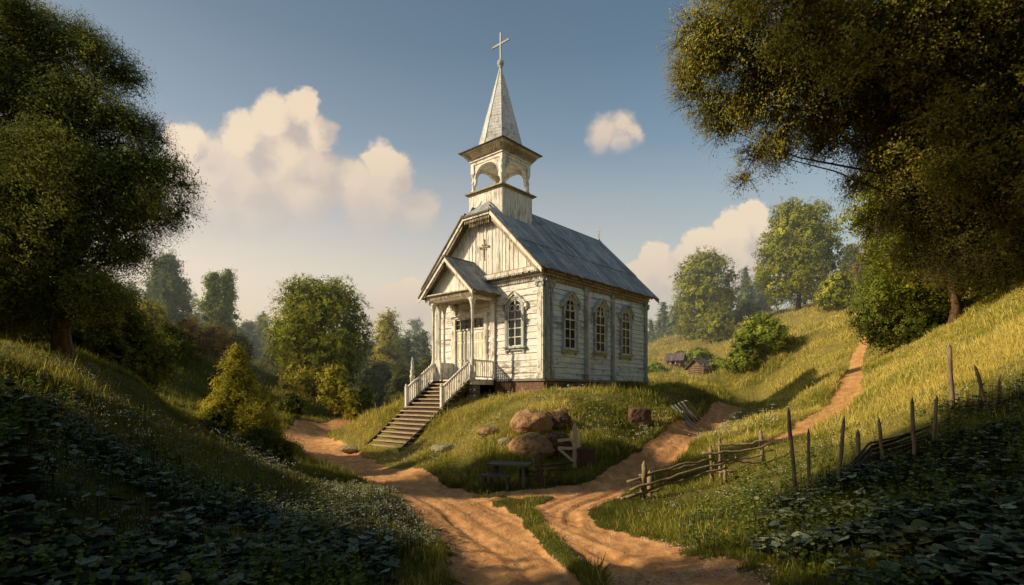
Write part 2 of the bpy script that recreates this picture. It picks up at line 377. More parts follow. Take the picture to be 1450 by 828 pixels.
def track(x, y):
    m = np.zeros(x.shape); rut = np.zeros(x.shape)
    nz = fbm(x*1.6, y*1.6, 4, 5)*.16+fbm(x*7, y*7, 2, 9)*.05
    for T_ in TR:
        L = T_[1]; top_ = T_[2] if len(T_) > 2 else 1.0
        q, lat, w = seg_d(x, y, L)
        k = (1-sstep(.40, .56, q+nz))*top_
        r = -.050*np.exp(-((np.abs(lat)-w*.22)/.15)**2)*(.7+vn(x*.9, y*.9, 8))+.018*np.exp(-((np.abs(lat)-w*.22-.2)/.10)**2)-.02*np.exp(-((np.abs(lat+.1)-w*.09)/.08)**2)
        r += .007*np.sin(lat*34+fbm(x*.5, y*.5, 2, 3)*7)*np.exp(-((np.abs(lat)-w*.22)/.22)**2)
        rut = np.where(k > m, r*k, rut); m = np.maximum(m, k)
    q, lat, w = seg_d(x, y, STRIP); m = m*(1-(1-sstep(.30, .62, q+nz*1.3+vn(x*1.1, y*1.1, 77)*.35))*.9)
    for px, Y, rx, ry in ISL:
        cx = PX(px, Y); q = np.hypot((x-cx)/rx, (y-Y)/ry)+nz*1.6
        m = m*(1-(1-sstep(.75, 1.15, q))*.95)
    return m, rut
def height(x, y):
    x = np.atleast_1d(np.asarray(x, dtype=float)); y = np.atleast_1d(np.asarray(y, dtype=float))
    h = base_h(x, y); m, rut = track(x, y)
    s = np.clip(np.maximum(y, 3)/20, .3, 3.0)
    # keep the ground calm around the church
    cs = (x-C0[0])*UX+(y-C0[1])*UY; ct = (x-C0[0])*VX+(y-C0[1])*VY
    near = sstep(-1.5, .5, cs+1)*(1-sstep(10, 12, cs))*sstep(-1.2, -.2, ct)*(1-sstep(7.8, 9, ct))
    bumps = (fbm(x/3.5, y/3.5, 4, 1)*.26*s+fbm(x/.7, y/.7, 3, 2)*.05*np.minimum(s, 1.2))
    return h+bumps*(1-.8*m)*(1-.8*near)-.09*m+rut*np.clip(14/np.maximum(y, 1), .3, 1.2)+fbm(x*4, y*4, 3, 21)*.022*m
def gz(x, y): return float(height(np.array([x]), np.array([y]))[0])

_hy = np.exp(np.linspace(math.log(3.2), math.log(160), 900))
def hit(px, py, y0=3.2, y1=160):
    """distance at which a sight line meets the ground"""
    Y = _hy[(_hy >= y0) & (_hy <= y1)]; h = height(PX(px, Y), Y); z = CZ+(HY-py)/F*Y
    k = np.nonzero(h >= z)[0]
    return float(Y[k[0]]) if len(k) else float(Y[-1])
ground_m, nt = mat('meadow and earth'); n = N(nt)
co = n.node('ShaderNodeTexCoord').outputs['Object']
pk = n.attr('track'); gk = n.attr('gold')
n1 = n.noise(co, 1.1, 8, .65); n2 = n.noise(co, 14, 6, .7); n3 = n.noise(co, 60, 4, .6); n4 = n.noise(n.map(co, (1, .5, 1), (0, 0, R(-25))), 3.2, 9, .72, .5)
gr = n.mix(n.ramp(n2, .3, .75), (.03,.038,.008), (.13,.13,.022))
go = n.mix(n.ramp(n2, .3, .7), (.15,.125,.028), (.34,.28,.07))
gc = n.mix(gk, gr, go)
gc = n.mix(n.math('MULTIPLY', n.ramp(n1, .45, .7), .5), gc, (.13,.085,.03))
dc = n.mix(n.ramp(n4, .3, .72), (.38,.17,.062), (.84,.46,.19))
dc = n.mix(n.ramp(n1, .42, .72), dc, (.52,.25,.085))
dc = n.mix(n.math('MULTIPLY', n.ramp(n3, .5, .75), .45), dc, (.84,.60,.36))
dc = n.mix(n.math('MULTIPLY', n.ramp(n2, .58, .75), .5), dc, (.15,.08,.04))
col = n.mix(n.ramp(n.math('ADD', pk, n.math('MULTIPLY', n.math('SUBTRACT', n2, .5), .5)), .35, .65), gc, dc)
hb = n.math('ADD', n.math('MULTIPLY', n4, 1.2), n.math('ADD', n.math('MULTIPLY', n2, .5), n.math('MULTIPLY', n3, .15)))
n.out(n.bsdf(col, .95, n.bump(hb, .9, .05), .08))
M['ground'] = ground_m

def gold_of(x, y):
    """gold grass tint: right-hand meadows, far fields, painted sun glow on the mound"""
    px = CX+F*x/np.maximum(y, 1)
    gx = sstep(850, 1150, px+fbm(x/4, y/4, 3, 33)*160)*sstep(9, 15, y)
    far = sstep(42, 50, y)*sstep(880, 930, px)
    m = .45+fbm(x/1.7, y/1.7, 3, 35)*.9
    mound = .80*sstep(17, 20, y)*(1-sstep(26, 30, y))*sstep(420, 480, px)*(1-sstep(820, 890, px))  # golden sun glow of the mound put into the grass colour
    return np.clip(np.maximum(np.maximum(gx*.85, far), mound)+.28*(m-.45), 0, 1)

aa = np.concatenate([np.linspace(-4.2, -1.12, 70, endpoint=False), np.linspace(-1.12, 1.12, 860), np.linspace(1.12, 4.2, 71)[1:]])
bb = np.concatenate([np.linspace(math.log(4.02), math.log(13), 110, endpoint=False), np.linspace(math.log(13), math.log(60), 560, endpoint=False), np.linspace(math.log(60), math.log(1900), 190)])
A_, B_ = np.meshgrid(aa, bb); Yg = np.exp(B_)-10; Xg = A_*(Yg+10)
Hg = height(Xg.ravel(), Yg.ravel()); Tm, _ = track(Xg.ravel(), Yg.ravel()); Gm = gold_of(Xg.ravel(), Yg.ravel())
V = np.stack([Xg.ravel(), Yg.ravel(), Hg], -1); nr, nc = A_.shape
ii = (np.arange(nr-1)[:, None]*nc+np.arange(nc-1)[None]).ravel()
Q = np.stack([ii, ii+1, ii+nc+1, ii+nc], -1)
onp = Tm[Q].mean(1) > .5
def sub_mesh(name, sel):
    q = Q[sel]; u, inv = np.unique(q.ravel(), return_inverse=True)
    return fast_mesh(name, V[u], inv.reshape(-1, 4), {'track': Tm[u], 'gold': Gm[u]}, True)
tag(link('ground', sub_mesh('ground', ~onp), M['ground']), kind='structure')
tag(link('dirt_track', sub_mesh('dirt_track', onp), M['ground']), kind='structure')

# ------------------------------------------------------------------ vegetation helpers
def unit(v): return v/np.maximum(np.linalg.norm(v, axis=-1, keepdims=True), 1e-9)
def leaf_quads(pos, nrm, size, tint, r, aspect=.55):
    """one folded rhombic leaf per position"""
    n_ = len(pos); nrm = unit(nrm); ref = unit(r.normal(size=(n_, 3))); a = unit(np.cross(nrm, ref)); b = np.cross(nrm, a)
    s = size[:, None]
    V = np.stack([pos-a*s, pos+b*s*aspect+nrm*s*.12, pos+a*s, pos-b*s*aspect+nrm*s*.12], 1).reshape(-1, 3)
    Fq = np.arange(n_*4).reshape(-1, 4)
    return V, Fq, np.repeat(tint, 4)
def crown_points(lobes, nleaf, clump, r, core=.16, world=False):
    """lobes: (x,y,z,rx,ry,rz); leaves sit along drooping twigs near the surface of the lobes"""
    L = np.array(lobes, dtype=float); area = (L[:, 3]*L[:, 4]+L[:, 4]*L[:, 5]+L[:, 3]*L[:, 5])
    pr = area/area.sum(); cc = (L[:, :3]*pr[:, None]).sum(0); ext = np.sqrt((((L[:, :3]-cc)**2)*pr[:, None]).sum(0))+L[:, 3:].mean(0)*.5
    per = 26
    nc_ = max(8, int(nleaf*(1-core)/per)); li = r.choice(len(L), nc_, p=pr)
    d = unit(r.normal(size=(nc_, 3)))
    rad = np.clip(r.normal(.86, .13, nc_), .45, 1.06)
    cen = L[li, :3]+d*L[li, 3:]*rad[:, None]
    big = np.zeros_like(cen) if world else unit((cen-cc)/ext)*np.clip(np.linalg.norm((cen-cc)/ext, axis=1, keepdims=True), 0, 1.2)
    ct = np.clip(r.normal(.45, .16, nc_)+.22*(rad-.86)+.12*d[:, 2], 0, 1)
    cr = clump*r.uniform(.6, 1.4, nc_)
    idx = np.repeat(np.arange(nc_), per)
    tw = unit(d[:, None]*1.0+big[:, None]*.4+r.normal(size=(nc_, 4, 3))*.75+np.array([0, 0, -.12])).reshape(-1, 3)      # four twigs a spray
    ti = idx*4+r.integers(0, 4, len(idx)); u = r.random(len(idx))
    off = tw[ti]*(u*1.15*cr[idx])[:, None]; off[:, 2] -= .22*u*u*cr[idx]
    off += r.normal(size=off.shape)*(.10+.07*u)[:, None]*cr[idx][:, None]
    pos = cen[idx]+off
    nrm = d[idx]*.75+big[idx]*1.15+unit(off)*.25+r.normal(size=(len(idx), 3))*.38+np.array([0, 0, .15])
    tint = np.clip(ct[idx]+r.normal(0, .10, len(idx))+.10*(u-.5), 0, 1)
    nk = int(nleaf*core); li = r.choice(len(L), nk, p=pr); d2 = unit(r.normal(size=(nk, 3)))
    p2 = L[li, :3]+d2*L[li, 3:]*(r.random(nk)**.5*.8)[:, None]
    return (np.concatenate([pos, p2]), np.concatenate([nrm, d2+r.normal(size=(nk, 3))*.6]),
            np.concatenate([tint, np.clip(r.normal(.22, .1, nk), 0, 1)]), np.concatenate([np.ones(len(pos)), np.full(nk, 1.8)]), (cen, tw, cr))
def crown_obj(root, lobes, nleaf, clump, leaf, mkey, r, core=.16, twigs=None):
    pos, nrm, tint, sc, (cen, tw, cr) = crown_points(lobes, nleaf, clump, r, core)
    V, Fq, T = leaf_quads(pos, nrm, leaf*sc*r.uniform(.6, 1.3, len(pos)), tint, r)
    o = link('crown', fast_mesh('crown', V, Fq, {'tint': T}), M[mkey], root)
    if twigs:      # thin twigs that carry the sprays
        c4 = np.repeat(cen, 4, 0); l4 = np.repeat(cr, 4)[:, None]; w = twigs; side = unit(np.cross(tw, r.normal(size=tw.shape)))*w
        e = c4+tw*l4*1.1; e[:, 2] -= .2*l4[:, 0]; m_ = c4+tw*l4*.55; m_[:, 2] -= .05*l4[:, 0]; b0 = c4-tw*l4*.3
        V = np.stack([b0-side, b0+side, m_+side*.7, m_-side*.7, m_-side*.7, m_+side*.7, e+side*.2, e-side*.2], 1).reshape(-1, 3)
        link('twigs', fast_mesh('twigs', V, np.arange(len(V)).reshape(-1, 4)), M['bark'], root)
    return o
def limbs(root, base, top, rad, lobes, mkey, r, nb=10, name='trunk', lean=.0, twig=0):
    mb = MB(); base = Vector(base); top = Vector(top); m = 8; pts = []; rr = []
    L = (top-base).length
    for i in range(m+1):
        t = i/m; p = base.lerp(top, t)
        w = L*.02*math.sin(t*3.1); p += Vector((r.normal()*w, r.normal()*w, 0)); pts.append(p); rr.append(rad*((1-t)**.8*.85+.12)+(rad*.5 if i == 0 else 0))
    mb.tube(pts, rr, 8)
    o = mb.build(name, M[mkey], root)
    lb = sorted(range(len(lobes)), key=lambda i: r.random())[:nb]
    mb = MB()
    for i in lb:
        tgt = Vector(lobes[i][:3]); q = min(m-1, max(2, int(m*(.25+.6*r.random())))); p0 = pts[q]
        if tgt.z < p0.z-.1*L: p0 = pts[2]
        mid = p0.lerp(tgt, .5)+Vector((r.normal()*L*.02, r.normal()*L*.02, L*.035)); q1 = p0.lerp(mid, .5)+Vector((r.normal(), r.normal(), r.normal()))*L*.012; q2_ = mid.lerp(tgt, .5)+Vector((r.normal(), r.normal(), r.normal()))*L*.014
        mb.tube([p0, q1, mid, q2_, tgt], [rad*.34, rad*.25, rad*.17, rad*.10, rad*.04], 6)
        for k in range(twig):
            a = mid.lerp(tgt, r.random()); dr = Vector(r.normal(size=3))*lobes[i][3]*.8
            mb.tube([a, a+dr*.5+Vector((0, 0, .05)), a+dr], [rad*.08, rad*.05, rad*.02], 4)
    if mb.v: mb.build('branches', M[mkey], root)
    return o
def auto_lobes(w, h, kind, r, nl=26, z0=0.0):
    """crown of width w, height h with its base at z0"""
    out = []
    for i in range(nl):
        t = (i+.5)/nl; ang = i*2.39996+r.normal()*.2
        if kind == 'round': prof = math.sin(math.pi*(.16+.80*t))**.6; z = z0+h*(.07+.83*t)
        elif kind == 'egg': prof = (math.sin(math.pi*(.22+.66*t)))**.6; z = z0+h*(.07+.80*t)
        elif kind == 'tall': prof = (.5+.5*math.sin(math.pi*(t*.9+.1)))*(1-t*.35)*(1-t**3)**.5; z = z0+h*(.06+.86*t)
        elif kind == 'cone': prof = (1-t)**.85*1.05+.06; z = z0+h*(.06+.88*t)
        elif kind == 'bush': prof = (1-t*t)**.5; z = z0+h*(.15+.62*t)
        rr = w*.5*({'cone': .24, 'tall': .32, 'egg': .37, 'round': .36}.get(kind, .34))*r.uniform(.65, 1.25)*((.55+.45*prof) if kind != 'cone' else (.22+.95*prof))
        d = max(0, w*.54*prof-rr*.78)*r.uniform(.75, 1.08)
        out.append((d*math.cos(ang), d*math.sin(ang), z, rr*1.05, rr*1.05, rr*r.uniform(.75, 1.0)))
    for t in (.2, .4, .6, .8): kk = 1.0 if kind != 'cone' else 1.25*(1-t)+.1; out.append((0, 0, z0+h*t, w*.26*kk, w*.26*kk, h*.14))
    if kind == 'tall': out += [(w*.04, 0, z0+h*.93, w*.13, w*.13, h*.07), (-w*.10, 0, z0+h*.86, w*.16, w*.16, h*.08)]
    if kind == 'cone': out.append((0, 0, z0+h*.93, w*.05, w*.05, h*.07))
    return out
def tree(name, label, cat, px, base_py, top_py, w_px, Y, kind='round', mk='leaf_green', nleaf=9000, leaf=.13, clump=.5, group=None, bark='bark', clear=.08, seed=1, nl=26, lean=0.0, yz=None):
    r = np.random.default_rng(seed); x = PX(px, Y); z = gz(x, Y) if yz is None else yz
    top = CZ+(HY-top_py)/F*Y; H = max(1.0, top-z); W = w_px/F*Y
    root = empty(name, (x, Y, z), label, cat, group)
    lb = auto_lobes(W, H*(1-clear)+.1, kind, r, nl, H*clear-.1)
    lb = [(a+lean*c_*.1, b, c_, d, e, f) for a, b, c_, d, e, f in lb]
    crown_obj(root, lb, nleaf, clump, leaf, mk, r)
    limbs(root, (0, 0, -.3), (lean*H*.08, 0, H*.8), max(.04, H*.020), lb, bark, r, 9)
    return root

# ------------------------------------------------------------------ the church
# local frame: x = s along the nave, y = t across the front (0 = near corner), z above the floor; GL lifts all of it above the root
GL = .85; NW = 7.6; NL = 10.0
church = empty('wooden_church', (C0[0], C0[1], FLOOR-GL), 'weathered white wooden church with a belfry and spire on the grassy mound', 'church', None, math.atan2(UY, UX))
class CB(MB):
    def __init__(s, face=None):
        super().__init__()
        f = {None: lambda a, b, z: (a, b, z+GL),
             'front': lambda a, d, z: (-d, a, z+GL), 'side': lambda a, d, z: (a, -d, z+GL),
             'back': lambda a, d, z: (NL+d, a, z+GL), 'left': lambda a, d, z: (a, NW+d, z+GL)}
        s.xf = f[face] if (face is None or isinstance(face, str)) else face
    def slab(s, a0, a1, d0, d1, z0, z1): s.box(a0, a1, d0, d1, z0, z1)
    def ext(s, poly, d0, d1): s.prism([(a, d0, z) for a, z in poly], [(a, d1, z) for a, z in poly])
    def ring(s, outer, inner, d0, d1):       # open strip between two matching outlines
        for i in range(len(outer)-1):
            o0, o1, i0, i1 = outer[i], outer[i+1], inner[i], inner[i+1]
            s.prism([(o0[0], d0, o0[1]), (o1[0], d0, o1[1]), (i1[0], d0, i1[1]), (i0[0], d0, i0[1])],
                    [(o0[0], d1, o0[1]), (o1[0], d1, o1[1]), (i1[0], d1, i1[1]), (i0[0], d1, i0[1])])
def sub(mb, name, mk, parent):
    """link the shapes; far-apart pieces become objects of their own"""
    parts = mb.rng; k = len(parts)
    if k < 2: return mb.build(name, M[mk], parent)
    va = np.array(mb.v); lo = np.array([va[a:b].min(0) for a, b, c_, d in parts]); hi = np.array([va[a:b].max(0) for a, b, c_, d in parts]); size = (hi-lo).max(1)
    gap = np.maximum(0, np.maximum(lo[:, None]-hi[None], lo[None]-hi[:, None])); near = np.sqrt((gap**2).sum(2)) <= np.maximum(.02, .46*np.maximum(size[:, None], size[None]))
    lab = -np.ones(k, int); cur = 0
    for i in range(k):
        if lab[i] >= 0: continue
        st = [i]; lab[i] = cur
        while st:
            j = st.pop()
            for q in np.nonzero(near[j] & (lab < 0))[0]: lab[q] = cur; st.append(q)
        cur += 1
    if cur == 1: return mb.build(name, M[mk], parent)
    first = None
    for g_ in range(cur):
        m2 = MB()
        for i in np.nonzero(lab == g_)[0]:
            a, b, c_, d = parts[i]; base = len(m2.v); m2.v += mb.v[a:b]; m2.f += [tuple(x-a+base for x in f) for f in mb.f[c_:d]]; m2.sm += mb.sm[c_:d]
        o = m2.build(name, M[mk], parent); first = first or o
    return first
rr = random.Random(3)
def siding(mb, a0, a1, z0, z1, h, holes=()):
    z = z0; i = 0
    while z < z1-.02:
        hh = min(h*rr.uniform(.86, 1.14), z1-z)
        if z1-z-hh < .06: hh = z1-z
        cuts = [a0, a1]
        for _ in range(2):
            if rr.random() < .55: cuts.append(rr.uniform(a0+.5, a1-.5))
        for h0, h1, k0, k1 in holes:
            if z+hh > k0 and z < k1: cuts += [h0, h1]
        cuts = sorted(cuts)
        for b0, b1 in zip(cuts[:-1], cuts[1:]):
            mid = (b0+b1)/2
            if b1-b0 < .02 or any(h0 <= mid <= h1 and z+hh > k0 and z < k1 for h0, h1, k0, k1 in holes): continue
            b0 += .003; b1 -= .003
            o = rr.uniform(-.006, .010); w0 = rr.uniform(-.007, .007); w1 = rr.uniform(-.007, .007)
            lo0 = .052+o; hi0 = .018+o
            mb.hexa([(b0, -.02, z+w0), (b1, -.02, z+w1), (b1, lo0, z+w1), (b0, lo0, z+w0), (b0, -.02, z+hh-.012+w0), (b1, -.02, z+hh-.012+w1), (b1, hi0, z+hh-.016+w1), (b0, hi0, z+hh-.016+w0)])
        z += hh
def teeth(mb, a0, a1, d0, d1, z_top, drop, step, wid=.62, point=True):
    n_ = max(1, int(abs(a1-a0)/step)); st = (a1-a0)/n_
    for i in range(n_):
        x = a0+(i+.5)*st; w = st*wid/2; dd = drop*rr.uniform(.9, 1.06)
        if rr.random() < .04: continue
        poly = [(x-w, z_top), (x+w, z_top), (x+w, z_top-dd*.6), (x, z_top-dd), (x-w, z_top-dd*.6)] if point else [(x-w, z_top), (x+w, z_top), (x+w, z_top-dd), (x-w, z_top-dd)]
        mb.ext(poly, d0, d1)

# body: inner walls and lapped boards
DOOR = (3.78, 5.84)
mb = CB(); mb.box(.03, NL-.03, .03, NW-.03, -.02, 5.1); core = sub(mb, 'wall', 'white_h', church)
mb = CB('front'); siding(mb, .16, NW-.16, .02, 4.72, .30, [(DOOR[0]-.05, DOOR[1]+.05, 0, 3.25)]); sub(mb, 'front_boarding', 'white_h', church)
for a0, a1 in ((.2, 3.28), (3.52, 5.90), (6.14, 9.78)):
    mb = CB('side'); siding(mb, a0, a1, .02, 4.62, .265); sub(mb, 'side_boarding', 'white_shade_tint', church)
mb = CB('left'); siding(mb, .16, NL-.16, .02, 4.72, .30); sub(mb, 'side_boarding', 'white_h', church)
mb = CB('back'); siding(mb, .16, NW-.16, .02, 4.72, .30); sub(mb, 'rear_boarding', 'white_h', church)

# foundation and plinth ledge
mb = CB(); mb.box(-.02, .32, -.02, 3.1, -1.5, -.10); sub(mb, 'brick_foundation', 'brick', church)
mb = CB(); mb.box(.34, NL, -.02, .4, -1.5, -.10); mb.box(0, NL, NW-.4, NW, -2.4, -.10); mb.box(NL-.4, NL, .42, NW-.42, -1.5, -.10); mb.box(.33, NL-.42, .42, NW-.42, -1.2, -.3); mb.box(-.02, .3, 6.2, NW-.41, -1.9, -.1); sub(mb, 'stone_foundation', 'fieldstone', church)
mb = CB()
for a0, a1 in ((-.10, 4.1), (4.104, 7.3), (7.304, NL+.1)): mb.box(a0, a1, -.115, .02, -.095+rr.uniform(-.006, .004), -.005)
for a0, a1 in ((.023, 2.9), (6.3, NW+.1)): mb.box(-.118, -.0, a0, a1, -.095, -.003)
mb.box(-.05, NL+.05, NW, NW+.1, -.095, -.004)
sub(mb, 'plinth_ledge', 'plank', church)

# corner pilasters, pilasters along the nave
def pil(face, a, w, cap=True, dd=.12, z1=4.62, mk='pilaster'):
    mb = CB(face); h = w/2
    mb.slab(a-h, a+h, -.02, dd, .0, z1-.34); mb.slab(a-h*.55, a+h*.55, dd, dd+.022, .35, z1-.6)
    mb.slab(a-h-.035, a+h+.035, -.02, dd+.045, .0, .26); mb.slab(a-h-.02, a+h+.02, -.02, dd+.03, .262, .31)
    p = sub(mb, 'pilaster', mk, church)
    mb = CB(face)
    mb.slab(a-h-.03, a+h+.03, -.02, dd+.03, z1-.335, z1-.29)
    mb.slab(a-h-.01, a+h+.01, -.02, dd+.03, z1-.288, z1-.13)
    mb.slab(a-h-.07, a+h+.07, -.02, dd+.10, z1-.128, z1-.0)
    if cap:
        for sgn in (-1, 1):
            for q in range(10):   # scroll
                t0 = q*.62; r0 = .085-.006*q
                pass
            ring_o = [(a+sgn*(h+.0)+.085*math.cos(t)*1.0, z1-.21+.085*math.sin(t)) for t in np.linspace(0, 2*math.pi, 13)]
            ring_i = [(a+sgn*(h+.0)+.045*math.cos(t), z1-.21+.045*math.sin(t)) for t in np.linspace(0, 2*math.pi, 13)]
            mb.ring(ring_o, ring_i, dd+.02, dd+.075)
            mb.ext([(a+sgn*h+.022*math.cos(t), z1-.21+.022*math.sin(t)) for t in np.linspace(0, 2*math.pi, 9)[:-1]], dd+.02, dd+.07)
    sub(mb, 'capital', 'casing', p)
    return p
pil('front', .13, .34, mk='trim'); pil('front', NW-.13, .34, mk='trim')
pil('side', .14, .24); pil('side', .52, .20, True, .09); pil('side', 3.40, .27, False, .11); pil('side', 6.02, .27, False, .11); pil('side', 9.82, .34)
mb = CB('side'); mb.slab(3.62, 3.72, -.02, .085, .0, 4.3); mb.slab(6.24, 6.33, -.02, .08, .0, 4.3); sub(mb, 'batten', 'white_v', church)
# entablature: frieze, lace, soffit board
def entab(face, a0, a1, mk):
    mb = CB(face)
    mb.slab(a0, a1, -.02, .10, 4.622, 4.80); mb.slab(a0, a1, -.02, .20, 4.802, 4.86)
    mb.slab(a0, a1, -.02, .14, 4.862, 5.02); mb.slab(a0, a1, -.02, .28, 5.022, 5.07)
    e = sub(mb, 'cornice', mk, church)
    mb = CB(face); teeth(mb, a0+.05, a1-.05, .102, .128, 4.79, .20, .115); teeth(mb, a0+.05, a1-.05, .142, .165, 5.01, .10, .15, .5, False)
    teeth(mb, a0+.05, a1-.05, .23, .25, 5.02, .13, .10, .7)
    sub(mb, 'carved_lace', mk, e)
entab('side', -.1, NL+.1, 'trim_old'); entab('front', -.08, NW+.08, 'trim'); entab('back', -.0, NW, 'trim_old'); entab('left', .0, NL, 'trim_old')

# windows
def arch(a, w, z0, zs, rise, n_=10, grow=0.0):
    """outline from the left foot over a round arch to the right foot"""
    h = w/2+grow; p = [(a-h, z0-grow*0), (a-h, zs)]
    for i in range(1, n_):
        t = math.pi*(1-i/n_); p.append((a+h*math.cos(t), zs+(rise+grow)*math.sin(t)))
    return p+[(a+h, zs), (a+h, z0)]
def window(face, a, z0, z1, w, mk='casing'):
    zs = z1-w*.52; rise = w*.52
    mb = CB(face)
    mb.ring(arch(a, w, z0, zs, rise, 12, .11), arch(a, w, z0, zs, rise, 12, 0), .03, .155)
    mb.ring(arch(a, w, z0, zs, rise, 12, .145), arch(a, w, z0, zs, rise, 12, .07), .156, .185)
    fr = sub(mb, 'window', mk, church)
    mb = CB(face); o = arch(a, w, z0, zs, rise, 12, .0); mb.ext(o, .058, .066); sub(mb, 'pane', 'pane', fr)
    mb = CB(face)   # sash and glazing bars
    mb.ring(arch(a, w-.002, z0, zs, rise, 12, .0), arch(a, w-.11, z0, zs, rise-.055, 12, .0), .067, .112)
    mb.slab(a-w/2+.05, a+w/2-.05, .067, .112, z0, z0+.055)
    mb.slab(a-.022, a+.022, .0685, .105, z0+.05, z1-.06)
    hz = (zs-z0)
    for k in range(1, 5):
        zz = z0+.03+hz*k/4.25; t = .02 if k != 3 else .032
        mb.slab(a-w/2+.05, a+w/2-.05, .07, .101 if k != 3 else .114, zz-t, zz+t)
    for sx in (-1, 1):   # round tracery in the arch head
        r_ = w*.17; cx_ = a+sx*w*.21; cz_ = zs+.03
        mb.ring([(cx_+r_*math.cos(t), cz_+r_*1.15*math.sin(t)) for t in np.linspace(0, 2*math.pi, 15)], [(cx_+(r_-.028)*math.cos(t), cz_+(r_*1.15-.03)*math.sin(t)) for t in np.linspace(0, 2*math.pi, 15)], .072, .1)
    sub(mb, 'glazing_bars', 'trim', fr)
    mb = CB(face)   # ogee hood
    hw = w/2+.26; zb = zs+rise*.62
    crv = [(-1.0, .0), (-.86, .05), (-.70, .11), (-.5, .25), (-.28, .38), (-.1, .45), (0, .50)]
    up = [(a+hw*x, zb+h_*1.05) for x, h_ in crv]+[(a-hw*x, zb+h_*1.05) for x, h_ in reversed(crv[:-1])]
    dn = [(x, z-.09-.03*(abs(x-a) < hw*.5)) for x, z in up]
    mb.ring(up, dn, .03, .24)
    mb.ring([(x, z+.035) for x, z in up], [(x, z+.002) for x, z in up], .03, .29)
    for sx in (-1, 1):
        mb.slab(a+sx*hw-.07, a+sx*hw+.07, .03, .2, zb-.26, zb-.085)
        mb.ext([(a+sx*(hw)-.05, zb-.262), (a+sx*(hw)+.05, zb-.262), (a+sx*(hw-.02), zb-.40)], .04, .13)
    sub(mb, 'hood', 'casing' if face == 'side' else 'trim', fr)
    mb = CB(face); mb.slab(a-w/2-.22, a+w/2+.22, .02, .26, z0-.09, z0-.005); mb.slab(a-w/2-.15, a+w/2+.15, .02, .16, z0-.20, z0-.092)
    mb.slab(a-w/2-.15, a-w/2-.05, .02, .13, z0-.3, z0-.202); mb.slab(a+w/2+.05, a+w/2+.15, .02, .13, z0-.3, z0-.202)
    sub(mb, 'sill', 'casing', fr)
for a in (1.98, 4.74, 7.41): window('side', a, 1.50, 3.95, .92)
window('front', 1.68, 1.58, 3.86, .90, 'casing')
window('left', 2.2, 1.5, 3.95, .92); window('left', 5.0, 1.5, 3.95, .92); window('left', 7.6, 1.5, 3.95, .92)

# door
a0, a1 = DOOR; am = (a0+a1)/2
mb = CB('front')
for x0, x1 in ((a0-.24, a0-.01), (a1+.01, a1+.24)): mb.slab(x0, x1, -.02, .12, .0, 3.25); mb.slab(x0+.05, x1-.05, .121, .15, .1, 3.1)
mb.slab(a0-.30, a1+.30, -.02, .17, 3.252, 3.36); mb.slab(a0-.009, a1+.009, -.02, .11, 2.60, 2.69); mb.slab(a0-.009, a1+.009, -.02, .10, 3.17, 3.25)
mb.slab(a0-.36, a1+.36, -.02, .24, 3.362, 3.42)
dr = sub(mb, 'door', 'trim', church)
for x0, x1 in ((a0+.005, am-.012), (am+.012, a1-.005)):
    mb = CB('front'); mb.slab(x0, x1, .02, .065, .02, 2.59)
    w = x1-x0
    for z0, z1 in ((.18, .95), (1.08, 1.95), (2.06, 2.48)):
        for c0_, c1_ in ((x0+.10, x0+w/2-.045), (x0+w/2+.045, x1-.10)):
            mb.ring([(c0_, z0), (c0_, z1), (c1_, z1), (c1_, z0), (c0_, z0)], [(c0_+.035, z0+.035), (c0_+.035, z1-.035), (c1_-.035, z1-.035), (c1_-.035, z0+.035), (c0_+.035, z0+.035)], .066, .088)
            mb.slab(c0_+.075, c1_-.075, .0655, .08, z0+.075, z1-.075)
    sub(mb, 'door_leaf', 'door', dr)
mb = CB('front'); mb.slab(am+.06, am+.10, .089, .15, 1.02, 1.06); mb.slab(am+.04, am+.20, .15, .172, 1.025, 1.055); sub(mb, 'handle', 'iron', dr)
mb = CB('front'); mb.slab(a0+.0, a1-.0, .02, .04, 2.692, 3.168); sub(mb, 'pane', 'pane', dr)
mb = CB('front')
for k in range(1, 6):
    x = a0+(a1-a0)*k/6; mb.slab(x-.018, x+.018, .041, .08, 2.692, 3.168)
mb.slab(a0, a1, .042, .075, 2.92, 2.945); sub(mb, 'transom_bars', 'trim_old', dr)

